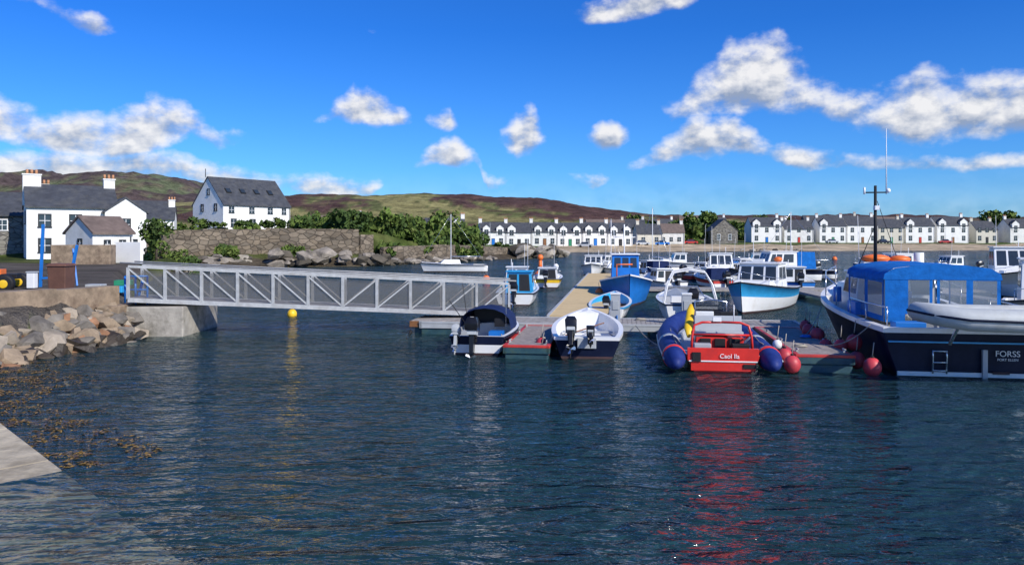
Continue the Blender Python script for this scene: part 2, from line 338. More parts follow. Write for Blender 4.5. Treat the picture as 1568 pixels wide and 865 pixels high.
it=[(random.uniform(-170,-70),random.uniform(180,300),random.uniform(2,4),random.uniform(1.2,2.4)) for i in range(50)]
mass('hillside_scrub',it,120,.8)
for (x,y,h,w) in [(-54,178,7,8),(-47,172,6,7),(-68,190,7,8),(96,300,9,9),(101,302,8,8),(150,296,7,7),(195,315,13,12),(203,318,11,10),(178,290,6,6),(60,262,9,9),(68,270,10,9),(74,268,8,8)]:
    tree('broadleaf_tree',x,y,h,w,900,.5 if y<200 else .7)
tree('garden_tree',-31.5,68.5,3.4,2.6,900,.16,1.6)
mass('garden_bushes',[(-29.5,70.5,1.0,.7),(-30.5,74,1.3,.8),(-34,71,1.2,.8),(-33,77,1.6,.9),(-35,80,1.5,1.1),(-36.5,78,1.5,1.2)],200,.16)
# ---------------------------------------------------------------- houses
def gabled(mb,cx,cy,lx,ly,z0,ze,zr,wall,roof,axis='x',ov=.25,th=.16):
    def T(a,b,z): return (cx+a,cy+b,z) if axis=='x' else (cx-b,cy+a,z)
    a,b=(lx/2,ly/2) if axis=='x' else (ly/2,lx/2)
    vs=[]
    for s in (-1,1): vs+=[T(s*a,-b,z0),T(s*a,b,z0),T(s*a,b,ze),T(s*a,0,zr),T(s*a,-b,ze)]
    mb.add(vs,[(0,1,2,3,4),(5,9,8,7,6),(0,4,9,5),(1,6,7,2),(4,3,8,9),(2,7,8,3),(0,5,6,1)],wall)
    sl=(zr-ze)/b
    for s in (-1,1):
        p=[]
        for dz in (.02,.02+th):
            for e in (-1,1):
                p+=[T(e*(a+ov*.5),0,zr+dz),T(e*(a+ov*.5),s*(b+ov),ze-sl*ov+dz)]
        mb.add(p,[(0,1,3,2),(4,6,7,5),(0,4,5,1),(2,3,7,6),(1,5,7,3),(0,2,6,4)],roof)
def win(mb,side,u,z,w,h,lx,ly,trim=WTRIM,cx=0,cy=0,bars=True,glass=GLASS):
    t=.09
    def B(du,dz,ww,hh,dep,m):
        if side=='F': mb.box((cx+u+du,cy-ly/2-dep/2+.01,z+dz),(ww,dep,hh),m)
        if side=='L': mb.box((cx-lx/2-dep/2+.01,cy+u+du,z+dz),(dep,ww,hh),m)
        if side=='R': mb.box((cx+lx/2+dep/2-.01,cy+u+du,z+dz),(dep,ww,hh),m)
    B(0,h/2+t/2+.003,w+2*t,t,.07,trim); B(0,-h/2-t/2-.003,w+2*t+.1,t,.12,trim); B(-w/2-t/2,0,t,h,.07,trim); B(w/2+t/2,0,t,h,.07,trim)
    B(0,0,w,h,.03,glass)
    if bars: B(0,0,w,.05,.05,WTRIM); B(0,0,.045,h,.047,WTRIM)
def chimney(mb,x,y,z0,z1,w=.9,d=.6,m=WHITE,pots=2):
    mb.box((x,y,(z0+z1)/2),(w,d,z1-z0),m); mb.box((x,y,z1+.06),(w+.14,d+.14,.12),m)
    for k in range(pots): mb.tube([(x+(k-(pots-1)/2)*.38,y,z1+.12),(x+(k-(pots-1)/2)*.38,y,z1+.55)],[.13,.11],POT,8)
def house(name,x,y,rz,lx,ly,he,hr,wall=WHITE,roof=SLATE,wins=(),chim=(),door=None,dorm=(),trim=BLACKT,z=None,gutter=True):
    z=H(x,y) if z is None else z; e=root(name,(x,y,z),rz)
    mb=MB(); gabled(mb,0,0,lx,ly,-1.5,he,hr,wall,roof)
    for d in dorm:
        gabled(mb,d[0],-ly/2+.9,d[1],2.0,he-1.0,d[2]-d[1]*.42,d[2],wall,roof,'y',.18,.12)
    mb.make('walls_and_roof',e)
    mb=MB()
    for d in dorm: win(mb,'F',d[0],he-.05,min(.95,d[1]*.5),1.25,lx,ly+.2,trim)
    for w in wins: win(mb,w[0],w[1],w[2],w[3],w[4],lx,ly,trim)
    if door is not None:
        for u in (door if isinstance(door,(list,tuple)) else [door]):
            mb.box((u,-ly/2-.03,1.05),(.95,.1,2.1),BLACKT); mb.box((u,-ly/2-.10,1.0),(.8,.06,1.9),random.choice([REDP,BLUE,GREEN,WOOD,BLACKT]))
    mb.tube([(lx/2-.2,-ly/2-.07,0),(lx/2-.2,-ly/2-.07,he-.3)],.05,BLACKT,6)
    mb.make('windows_and_doors',e)
    mb=MB()
    for c in chim: chimney(mb,c,0,hr-1.2,hr+1.0,.9,.7,wall if wall is not GREYST else CREAM,3)
    if chim: mb.make('chimneys',e)
    return e
e=house('white_gabled_house',-46.3,132.9,53,13,8.9,4.1,8.6,wins=[('F',-5,3.2,.8,.9),('F',-1.2,3.2,.8,.9),('F',2.4,3.2,.8,.9),('F',5.2,3.2,.7,.9),('F',-4.6,1.1,.9,1.2),('F',-1,1.1,.9,1.2),('F',4.4,1.2,.9,1.2),('L',1.6,3.6,.7,1.1),('L',-2.3,3.6,.7,1.1),('L',1.6,.9,.7,1.3),('L',-.2,6.2,.6,.9)],z=4.75)
mb=MB()
for k in range(4):
    u=-4.3+k*2.7; mb.box((u,-2.4,6.45+.0),(.95,1.1,.12),BLACKT,rx=45); mb.box((u,-2.45,6.5),(.75,.9,.12),GLASS,rx=45)
mb.tube([(-6.9,0,8.6),(-6.9,0,10)],.06,BLACKT); mb.make('skylights',e)
e=house('white_harbour_house',-43.4,76,34,7.5,7,4.6,6.7,wins=[('F',-2.3,3.3,.9,1.1),('F',-2.3,1.0,.9,1.2),('F',.2,3.3,.9,1.1),('L',-1.2,3.6,.7,1.1)],z=1.6)
mb=MB(); chimney(mb,-3.2,0,4.8,7.7,1.5,.9,WHITE,3); chimney(mb,3.4,0,5.5,7.5,1.0,.8,WHITE2,3); mb.make('chimneys',e)
mb=MB(); gabled(mb,4.4,-1.2,3.6,6,-1,4.2,5.5,WHITE,SLATE,'y'); win(mb,'F',0,3.0,.7,1,3.6,6,BLACKT,4.4,-1.2); win(mb,'F',.6,1.0,.7,1,3.6,6,BLACKT,4.4,-1.2); win(mb,'R',0,2.9,.7,1,3.6,6,BLACKT,4.4,-1.2); win(mb,'R',-1.8,2.9,.7,1,3.6,6,BLACKT,4.4,-1.2); win(mb,'R',-1.2,.8,.7,1,3.6,6,BLACKT,4.4,-1.2); mb.make('side_wing',e)
e=house('white_boathouse',-34.4,64.5,58,3.4,4.0,2.15,3.4,wall=WHITE2,roof=SLATE2,wins=[('F',-.5,1.2,.4,.6),('F',.8,1.2,.4,.6),('L',-.2,1.3,.5,.6)],z=1.55)
mb=MB(); mb.box((0,0,.8),(2.4,.3,1.7),WHITE); mb.make('white_garden_wall',loc=(-30.9,62.5,1.3),rz=-15,bevel=.03)
mb=MB(); mb.box((0,0,.9),(4.3,1.2,1.9),QUAY); mb.make('rusty_harbour_wall',loc=(-33.2,60,.9),rz=8,bevel=.05)
house('stone_cottage',-53.5,80,28,10,7,3.9,6.2,wall=GREYST,wins=[('F',1,2.9,.8,1),('F',3.6,2.9,.8,1),('F',3.6,.9,.8,1)],chim=[-4.4,4.4],z=1.7,trim=WTRIM)
house('white_cottage',-62,128,30,9,6,3.0,5.2,wins=[('F',-2,1.6,.9,1),('F',2,1.6,.9,1)],chim=[-4],z=4.2)
house('white_cottage',-56,120,20,7,6,2.6,4.6,wins=[('F',-2,1.4,.9,1),('F',2,1.4,.9,1)],chim=[3],z=3.6)
for i in range(6):
    x=-5.6+7.2*i; y=219+.8*i
    house('white_terraced_cottage',x,y,6.3,7.1,7.0,3.9,6.6,wall=[WHITE,WHITE2][i==2],wins=[('F',-2.2,1.4,.9,1.3),('F',2.2,1.4,.9,1.3)],dorm=[(-1.9,2.0,5.9),(1.9,2.0,5.9)] if i!=1 else [(-2.1,2.2,6.1)],chim=[-3.4],door=0,z=1.25-(.15 if i%2 else 0))
house('white_shore_house',-16.5,190,10,9.5,6,2.6,4.6,wins=[('F',-3.5,1.2,.8,1.1),('F',0,1.2,.8,1.1),('F',3.5,1.2,.8,1.1)],dorm=[(-3,2.2,4.6),(2.8,2.2,4.6)],chim=[4.4],z=3.6)
house('grey_cottage',40.5,232,5,7.5,6.5,3.2,6.0,wall=CREAM,wins=[('F',-2,1.5,.9,1.1),('F',2,1.5,.9,1.1)],chim=[-3,3.4])
house('white_red_roof_cottage',49,240,-5,8,6.5,3.6,6.2,wall=WHITE2,roof=SLATE2,wins=[('F',-2.4,1.5,.9,1.1),('F',2.4,1.5,.9,1.1),('F',0,1.5,.8,1.1)],chim=[3.4])
house('stone_gable_house',67.5,250,90,8,8.5,4.2,7.8,wall=GREYST,wins=[('L',-1.8,2.2,.9,1.8),('L',1.8,2.2,.9,1.8)],trim=WTRIM,z=1.6)
row=[(89.5,11,WHITE,2,0),(101,10.5,WHITE2,0,-1.0),(113.3,9.8,WHITE,1,.1),(124,11,WHITE,0,.4),(134.5,9.5,CREAM,0,-.5),(145,10.5,WHITE,1,.1),(157,11.5,WHITE,2,.3),(169.5,8,CREAM,0,-1.2),(186,16,WHITE2,1,-.4)]
for i,(x,l,w,dm,dh) in enumerate(row):
    n=3 if l<12 else 4; us=[(-l/2+l*(k+.5)/n) for k in range(n)]
    house('white_two_storey_house',x,276+i*.6,1,l-.2,8,5.9+dh,9.0+dh,wall=w,wins=[('F',u,4.6,1.0,1.4) for u in us]+[('F',u,1.7,1.0,1.5) for u in (us[0],us[-1])],chim=[-l/2+.6,l/2-.6] if i%3 else [l/2-.6],door=0 if n==3 else us[1],dorm=[(us[0],2.6,8.4+dh),(us[-1],2.6,8.4+dh)][:dm] if dm else (),z=1.8)
for (x,y,l,w,rf,h0) in [(78,335,11,YELLOWR,SLATE2,4),(36,300,15,CREAM,SLATE2,3),(48,310,10,WHITE2,SLATE,3),(132,322,22,GREYST,SLATE,5),(112,330,10,WHITE2,SLATE,3),(160,330,14,WHITE2,SLATE2,4),(62,318,9,WHITE,SLATE,3),(-72,300,12,WHITE,SLATE2,3),(-66,320,8,WHITE2,SLATE,3),(205,300,16,WHITE2,SLATE,4),(222,290,14,WHITE,SLATE,4),(-28,262,9,WHITE2,SLATE2,3),(90,345,10,WHITE,SLATE,3)]:
    house('village_house',x,y,random.uniform(-20,20),l,7,h0,h0+3.2,wall=w,roof=rf,wins=[('F',u,h0-1.2,1.1,1.2) for u in (-l*.3,0,l*.3)],chim=[l/2-.7],z=H(x,y)+1.3)
def wallrun(name,pts,top,thick,m,base=-1,cope=None):
    mb=MB()
    for i in range(len(pts)-1):
        a,b=pts[i],pts[i+1]; n=max(1,int(math.hypot(b[0]-a[0],b[1]-a[1])/2.2))
        for k in range(n):
            t0,t1=k/n,(k+1)/n; p=[a[j]+(b[j]-a[j])*t0 for j in (0,1)]; q=[a[j]+(b[j]-a[j])*t1 for j in (0,1)]
            zt=(top[i]+(top[i+1]-top[i])*(t0+t1)/2)+random.uniform(-.07,.07)*(1 if thick>.56 else .15)
            mb.beam((p[0],p[1],(base+zt)/2),(q[0],q[1],(base+zt)/2),thick,zt-base,m)
    return mb.make(name)
wallrun('stone_garden_wall',[(-38,84.0),(-33.5,89),(-29.8,93.6)],[4.1,4.4,4.35],.6,WALL)
wallrun('stone_retaining_wall',[(-29.8,93.6),(-24,95.3),(-19.2,96.8),(-18,99)],[4.45,4.5,4.4,3.0],.7,WALL)
wallrun('stone_seawall',[(-16.5,98),(-9.5,109),(-4.5,122),(3,134)],[2.2,2.4,2.1,1.3],.6,WALL)
wallrun('stone_boundary_wall',[(-38,73),(-36.5,80),(-38,84)],[2.8,3.0,3.6],.5,WALL)
# ---------------------------------------------------------------- rocks
def boulder(mb,c,s,m,flat=.7,n=12):
    bm=bmesh.new()
    rz=Matrix.Rotation(random.uniform(0,6.3),3,'Z')@Matrix.Rotation(random.uniform(-.5,.5),3,'X')
    for i in range(n):
        p=Vector([random.gauss(0,1) for _ in range(3)]).normalized(); p=Vector((p.x*s*random.uniform(.8,1.25),p.y*s*random.uniform(.6,1),p.z*s*flat)); bm.verts.new(rz@p)
    r=bmesh.ops.convex_hull(bm,input=bm.verts)
    bmesh.ops.delete(bm,geom=[g for g in r['geom_interior'] if isinstance(g,bmesh.types.BMVert)],context='VERTS')
    bm.verts.ensure_lookup_table(); bm.verts.index_update()
    mb.add([v.co+Vector(c) for v in bm.verts],[[v.index for v in f.verts] for f in bm.faces],m); bm.free()
mb=MB()
for i in range(170):
    t=random.random(); k=random.random()
    top=Vector((-14.9+t*1.9,20.2+t*5.6,.85)); bot=Vector((-12.7+t*.9,18.6+t*6.0,-.15)); p=top.lerp(bot,k)+Vector((random.uniform(-.15,.15),random.uniform(-.2,.2),random.uniform(-.08,.08)))
    boulder(mb,p,random.uniform(.28,.62),ROCKS[4] if p.z<.1 and random.random()<.75 else random.choices(ROCKS[:4],[5,4,2,2])[0],.62)
for i in range(60):
    x=random.uniform(-19,-14.9); boulder(mb,(x,random.uniform(16,20.5),random.uniform(.1,.8)),random.uniform(.3,.6),random.choice(ROCKS[:4]))
mb.make('rock_armour',bevel=.03)
mb=MB()
def shore(a,b,n,s0,s1,hz=.5):
    for i in range(n):
        t=random.random(); x=a[0]+(b[0]-a[0])*t+random.uniform(-1,1); y=a[1]+(b[1]-a[1])*t+random.uniform(-.8,2.6)
        s=random.uniform(s0,s1); boulder(mb,(x,y,random.uniform(0,hz)+s*.1),s,random.choices(SHROCK,[4,3,2])[0],.5,20)
shore((-33.5,83),(-30,85.8),22,.5,1.3,1.2); shore((-27.5,87.5),(-22,90.5),34,.5,1.5,1.4); shore((-19.5,90.8),(-16,92.5),24,.5,1.4,1.2); shore((-16,93),(-3,118),90,.35,.9,.4); shore((1,127),(9,138),80,.6,1.6,1.6)
shore((-31,70),(-33,82),24,.3,.8,.3); shore((60,202),(80,206),14,.5,1,.2)
mb.make('shoreline_rocks')
# ---------------------------------------------------------------- quay, slipway
wallrun('quay_parapet_wall',[(-18,14),(-14.95,21.5),(-13.35,25.9)],[1.70,1.70,1.62],.55,QUAY,base=.55)
mb=MB(); mb.box((-11.75,26.9,.1),(1.9,3.0,1.75),CONC); mb.box((-12.9,26.6,.25),(.5,3.4,1.6),QUAY); mb.make('bridge_abutment',bevel=.04)
e=Vector((.73,-.683,0)); nn=Vector((-.683,-.73,0)); W0=Vector((-6.2,10.7,0))
mb=MB()
def slab(s0,s1,z0,z1,t0,t1,m,th=.8):
    q=[W0+e*s0+nn*t0,W0+e*s1+nn*t0,W0+e*s1+nn*t1,W0+e*s0+nn*t1]; zz=[z0,z1,z1,z0]
    mb.add([(q[i].x,q[i].y,zz[i]) for i in range(4)]+[(q[i].x,q[i].y,zz[i]-th) for i in range(4)],[(0,1,2,3),(4,7,6,5),(0,4,5,1),(1,5,6,2),(2,6,7,3),(3,7,4,0)],m)
for k in range(8):
    s0=-9+k*2.1; slab(s0,s0+2.09,-.05*s0,-.05*(s0+2.09),0,9,SLIP)
mb.make('concrete_slipway',bevel=.02)
mb=MB(); mb.box((0,-6,.0),(14,12.5,3.2),CONC); mb.make('concrete_pier',bevel=.05)
mb=MB()
def weed(cx,cy,rad,n):
    for i in range(n):
        a=random.uniform(0,6.28); r=rad*math.sqrt(random.random()); x=cx+math.cos(a)*r; y=cy+math.sin(a)*r
        if noise.noise(Vector((x*1.9,y*1.9,5)))+.5*noise.noise(Vector((x*6,y*6,2)))<.02: continue
        s=random.uniform(.02,.065); an=random.uniform(0,3.14); z=random.uniform(-.035,.010)
        dx,dy=math.cos(an)*s,math.sin(an)*s
        mb.add([(x-dx,y-dy,z),(x+dy*.4,y-dx*.4,z+.01),(x+dx,y+dy,z+random.uniform(-.02,.02)),(x-dy*.4,y+dx*.4,z+.01)],[(0,1,2,3)],KELP[0] if random.random()<.5 else KELP[1])
for (x,y,r,n) in [(-11.8,18,1.1,1900),(-11,16.6,1.3,2300),(-10.2,15.3,1.1,1500),(-9.3,14.4,1.0,1300),(-8.0,13.6,1.0,900),(-7.4,12.8,.9,900),(-6.7,12.1,.8,1100),(-5.9,11.6,.6,600),(-9,13.6,.6,500),(-6.1,11.2,.4,400),(-12,19.6,.7,600),(-10,17.5,.8,500)]: weed(x,y,r,n)
mb.make('floating_seaweed',fixn=False)
mb=MB()
for i in range(90): boulder(mb,(-11.2+random.uniform(-1.6,2.6),15.8+random.uniform(-3.4,3),-.14),random.uniform(.06,.24),random.choice([ROCKS[4],ROCKS[1],KELP[1],ROCKS[0]]),.5)
mb.make('foreshore_stones')
e=root('recycling_bin',(-16.3,28,1.2)); mb=MB(); mb.box((0,0,.55),(.6,.6,.95),BROWN,tx=1.12,ty=1.12); mb.box((0,0,1.07),(.78,.78,.1),BROWN,tx=.8,ty=.8); mb.make('body',e,bevel=.03)
e=root('electric_cabinet',(-18.6,30,1.2)); mb=MB(); mb.box((0,0,.4),(.3,.25,.6),WTRIM); mb.box((0,0,.72),(.36,.3,.05),GREYP); mb.make('body',e,bevel=.02)
e=root('boat_tractor',(-20.7,30.5,1.1),12); mb=MB()
for (x,r) in [(.9,.36),(-1.0,.5)]:
    for s in (-.7,.7):
        mb.tube([(x,s-.14,r),(x,s-.09,r),(x,s+.09,r),(x,s+.14,r)],[r*.86,r,r,r*.86],BLACK,20); mb.tube([(x,s-.16,r),(x,s+.16,r)],r*.45,YELL,16)
mb.box((.4,0,.62),(1.5,.5,.2),BLACK); mb.box((.2,0,.8),(.8,.5,.22),ORNG); mb.box((-.7,0,.75),(.9,1.0,.25),ORNG); mb.box((-.6,0,1.0),(.5,.5,.12),BLACK); mb.tube([(-.2,0,.8),(-.1,0,1.15)],.03,BLACK); mb.make('body',e,bevel=.03)
e=root('boat_lifting_frame',(-19.2,31.5,1.2)); mb=MB(); mb.beam((0,0,0),(.12,0,2.6),.09,.09,BLUE); mb.beam((1.25,0,.5),(1.5,0,1.75),.09,.09,BLUE); mb.beam((1.5,0,.1),(1.1,.4,1.6),.06,.06,BLUE); mb.beam((0,0,.4),(1.3,0,.5),.08,.08,BLUE); mb.make('frame',e)
e=root('fish_crates',(-14.9,29,1.2)); mb=MB(); mb.box((0,0,.12),(.8,.5,.24),LBLUE); mb.box((.2,.3,.35),(.6,.4,.2),GREEN,rz=12); mb.box((-.8,.2,.15),(.6,.45,.3),GREYP); mb.make('crates',e,bevel=.02)
e=root('blue_entry_gate',(-13.0,26.0,1.0)); mb=MB()
for x in (0,.35,.75): mb.tube([(x,0,0),(x,0,.95)],.035,BLUE)
mb.tube([(0,0,.95),(.75,0,.95)],.03,BLUE); mb.tube([(0,0,.5),(.75,0,.5)],.03,BLUE); mb.tube([(.2,.4,0),(.45,.3,.8)],.05,BLUE); mb.make('rails',e)
# ---------------------------------------------------------------- gangway
e=root('truss_gangway'); A=Vector((-12.6,25.4,1.14)); B=Vector((-.1,27.3,.46)); D=B-A; dn=D.normalized(); sd=Vector((-dn.y,dn.x,0)).normalized()
mb=MB(); n=11
for s in (0,1.45):
    o=sd*s; P=lambda t,h:A+D*t+o+Vector((0,0,h))
    mb.beam(P(0,.06),P(1,.06),.08,.14,GALV); mb.beam(P(0,1.16),P(1,1.16),.07,.08,GALV)
    for k in range(n+1):
        mb.beam(P(k/n,.1),P(k/n,1.13),.085,.085,GALV)
        if k<n:
            if k<6: mb.beam(P(k/n,1.10),P((k+1)/n,.12),.04,.045,GALV if s==0 else GALVD)
            else: mb.beam(P(k/n,.12),P((k+1)/n,1.10),.04,.045,GALV if s==0 else GALVD)
    mb.tube([P(-.02,1.27),P(1.02,1.27)],.025,GALVD)
mb.make('trusses',e); mb=MB()
c=sd*.72; mb.beam(A+c+Vector((0,0,.10)),B+c+Vector((0,0,.10)),1.3,.05,DECK)
for k in range(n*2): t=k/n/2; mb.beam(A+D*t+Vector((0,0,.02)),A+D*t+sd*1.4+Vector((0,0,.02)),.06,.07,GALVD)
mb.make('deck',e); mb=MB()
for s in (.05,1.4):
    o=sd*s; P=lambda t,h:A+D*t+o+Vector((0,0,h)); mb.quad([P(0,.14),P(1,.14),P(1,.98),P(0,.98)],MESHP)
mb.make('mesh_infill',e,fixn=False)
# ---------------------------------------------------------------- pontoons
MO=Vector((4.4,25,0)); RZ=-8
def planks(mb,x0,x1,y0,y1,z,m,along='x',pw=.14):
    if along=='x':
        n=int((x1-x0)/(pw+.012))
        for i in range(n): a=x0+i*(pw+.012); mb.box((a+pw/2,(y0+y1)/2,z-.015+random.uniform(-.002,.002)),(pw,y1-y0,.03),m)
    else:
        n=int((y1-y0)/(pw+.012))
        for i in range(n): a=y0+i*(pw+.012); mb.box(((x0+x1)/2,a+pw/2,z-.015+random.uniform(-.002,.002)),(x1-x0,pw,.03),m)
def pontoon(name,x0,x1,y0,y1,z,top,frame,along,floatm=TEAL):
    e=root(name,MO,RZ); mb=MB(); planks(mb,x0+.1,x1-.1,y0+.08,y1-.08,z,top,along); mb.make('decking',e)
    mb=MB()
    for (hh,dz,fm,ex) in ((.07,-.025,frame,0),(.16,-.142,TEAL if frame is REDP else frame,-.02)):
        mb.box((x0+.05,(y0+y1)/2,z+dz),(.1+ex,y1-y0+ex,hh),fm); mb.box((x1-.05,(y0+y1)/2,z+dz),(.1+ex,y1-y0+ex,hh),fm)
        mb.box(((x0+x1)/2,y0+.045,z+dz+.003),(x1-x0+.02+ex,.09+ex,hh),fm); mb.box(((x0+x1)/2,y1-.045,z+dz+.003),(x1-x0+.02+ex,.09+ex,hh),fm)
    mb.box(((x0+x1)/2,(y0+y1)/2,z-.1),(x1-x0-.22,y1-y0-.2,.1),GREYP); mb.make('frame',e,bevel=.01)
    mb=MB(); L=(y1-y0) if y1-y0>x1-x0 else (x1-x0); n=max(2,int(L/2.6))
    for k in range(n):
        if y1-y0>x1-x0: mb.box(((x0+x1)/2,y0+.55+(L-1.1)*k/(n-1),z-.45),(x1-x0-.08,1.0,.46),floatm)
        else: mb.box((x0+.6+(L-1.2)*k/(n-1),(y0+y1)/2,z-.45),(1.1,y1-y0-.1,.46),floatm)
    mb.make('floats',e,bevel=.04)
    return e
pontoon('main_walkway_pontoon',-7.6,5.0,0,2.1,.42,DECK,GREYP,'x')
f1=pontoon('finger_pontoon',-4.0,-2.75,-4.9,-.02,.36,DECKR,REDP,'y')
f2=pontoon('finger_pontoon',3.3,4.65,-6.0,-.02,.42,DECKR,REDP,'y')
e=root('spine_pontoon',MO,RZ); mb=MB(); mb.box((-2.35,19.5,.43),(2.1,34.6,.06),TAN)
for s in (-3.45,-1.25): mb.box((s,19.5,.42),(.1,34.6,.14),GALV)
for k in range(12): mb.box((-2.35,3+k*3,.12),(2.0,1.6,.46),TEAL)
for k in range(18): mb.box((-1.2,3+k*2,.53),(.12,.25,.08),GALV)
mb.make('tan_deck',e)
e=root('outer_pontoon',(9,44,0),-4); mb=MB(); mb.box((6,0,.36),(22,2,.12),DECK)
for k in range(8): mb.box((-4+k*2.9,0,.1),(1.6,1.8,.42),TEAL)
for k in (0,7,14): mb.box((k,-4.2,.34),(1,6.4,.12),DECK)
mb.make('deck',e)
def cleats(e,x0,x1,ys,z):
    mb=MB()
    for x in (x0,x1):
        for y in ys: mb.box((x,y,z+.04),(.05,.08,.06),GALV); mb.tube([(x,y-.13,z+.085),(x,y+.13,z+.085)],.018,GALV,6)
    mb.make('cleats',e)
cleats(f1,-3.88,-2.87,(-4.4,-2.4,-.6),.36); cleats(f2,3.42,4.53,(-5.5,-3.6,-1.6),.42)
mb=MB()
for (cx,cy,cz,r0,m_) in [(-3.1,-3.6,.385,.16,ROPE),(3.7,-4.6,.445,.18,ROPE),(4.3,-2.6,.445,.17,BLUE),(-.2,1.5,.445,.2,ROPE),(-5.4,.5,.445,.18,BLACK),(2.4,1.6,.445,.18,ROPE)]:
    mb.tube([(cx+math.cos(a*.5)*(r0-.004*a*.5),cy+math.sin(a*.5)*(r0-.004*a*.5),cz+.0012*a) for a in range(40)],.014,m_,5)
mb.make('coiled_mooring_rope',None,MO,RZ)
for (u,v) in [(-1.05,.25),(1.25,.45)]:
    p=MO+Matrix.Rotation(R(RZ),3,'Z')@Vector((u,v,.42)); e=root('service_pedestal',p,RZ); mb=MB(); mb.box((0,0,.48),(.32,.28,.96),PGREY,tx=.95,ty=.9); mb.box((0,0,.99),(.34,.3,.06),PWHITE); mb.box((0,-.14,.62),(.2,.03,.3),GREYP); mb.tube([(.05,-.17,.3),(.05,-.17,.1)],.02,BLUE); mb.make('cabinet',e,bevel=.015)
e=root('gangway_landing_pontoon',(-1.7,26.9,0),RZ); mb=MB(); mb.box((0,0,.40),(3.2,1.8,.10),DECK); mb.box((0,-.93,.33),(3.3,.07,.2),WOOD); mb.box((-1.0,0,.08),(1.0,1.7,.42),TEAL); mb.box((1.0,0,.08),(1.0,1.7,.42),TEAL); mb.tube([(-1.6,-.9,.1),(-1.75,-1.0,-.2)],.06,BLACK); mb.make('deck',e,bevel=.01)
# ---------------------------------------------------------------- boats
def hull(mb,L,B,s0,s1,draft,side,upper=None,rub=BLACK,top=PWHITE,inner=PWHITE,bottom=ANTI,depth=.4,transom=.86,p=2.3,floor=PGREY,rake=.5,N=18,boot=None,gw=.08,rubh=.07):
    upper=upper or side; rings=9; V=[]
    for i in range(N+1):
        t=i/N; t=t**.85 if i else 0
        if t<.4: hb=B/2*(transom+(1-transom)*math.sin(t/.4*math.pi/2))
        else: hb=B/2*max(.012,(1-((t-.4)/.6)**p))
        sh=s0+(s1-s0)*t**2.0
        fl=1-.35*t**2
        R_=[(.02,-draft*(1-t**4*.9)),(.70*fl,-draft*.45*(1-t)-.02),(.84*fl,.06+.04*t),(.95*(.5+.5*fl),sh*.55),(1,sh-rubh),(1.0+.03/max(hb,.03)*1,sh-rubh),(1.0+.03/max(hb,.03),sh),(1-gw/max(hb,.1),sh+.005),(1-(gw+.05)/max(hb,.14),max(.10,sh-depth))]
        row=[]
        for j,(w,z) in enumerate(R_):
            hz=max(0,min(1,(z+draft)/(sh+draft)))
            y=t*(L-rake*(1-hz)*t*t)
            if j>=7: y=min(max(y,.09+(.02 if j==8 else 0)),L-.18)
            row.append((max(.004,w*hb) if j<7 else max(.004,hb*max(w,.02)),y,z))
        V.append(row)
    mats=[bottom,bottom,side,upper,rub,rub,top,inner]
    idx={};vs=[]
    for i in range(N+1):
        for sgn in (1,-1):
            for j in range(rings):
                x,y,z=V[i][j]; idx[(i,sgn,j)]=len(vs); vs.append((x*sgn,y,z))
    groups={}
    for i in range(N):
        for sgn in (1,-1):
            for j in range(rings-1):
                groups.setdefault(j,[]).append((idx[(i,sgn,j)],idx[(i+1,sgn,j)],idx[(i+1,sgn,j+1)],idx[(i,sgn,j+1)]))
        groups.setdefault('f',[]).append((idx[(i,1,8)],idx[(i+1,1,8)],idx[(i+1,-1,8)],idx[(i,-1,8)]))
    for j in range(rings-1): groups[j].append((idx[(0,1,j)],idx[(0,1,j+1)],idx[(0,-1,j+1)],idx[(0,-1,j)]))
    base=len(mb.v); mb.v+=vs
    for j,fs in groups.items():
        m=floor if j=='f' else mats[j]; k=mb.mi(m)
        for f in fs: mb.f.append([q+base for q in f]); mb.m.append(k); mb.s.append(j in (0,1,2,3) and f is not fs[-1])
    return V
def deckplate(mb,V,t0,t1,z_off,m,L):
    n=len(V)-1; vs=[]
    rows=[i for i in range(n+1) if t0<=i/n<=t1]
    for i in rows:
        x,y,z=V[i][7]; vs+=[(-x*1.02,y,z+z_off-.02),(0,y,z+z_off+.05),(x*1.02,y,z+z_off-.02)]
    fs=[]
    for q in range(len(rows)-1):
        for s in (0,1): fs.append((q*3+s,q*3+s+1,q*3+s+4,q*3+s+3))
    x,y,z=V[rows[0]][8]; o=len(vs); vs+=[(-x,y,z),(x,y,z)]; fs.append((o,o+1,2,1,0))
    mb.add(vs,fs,m,False)
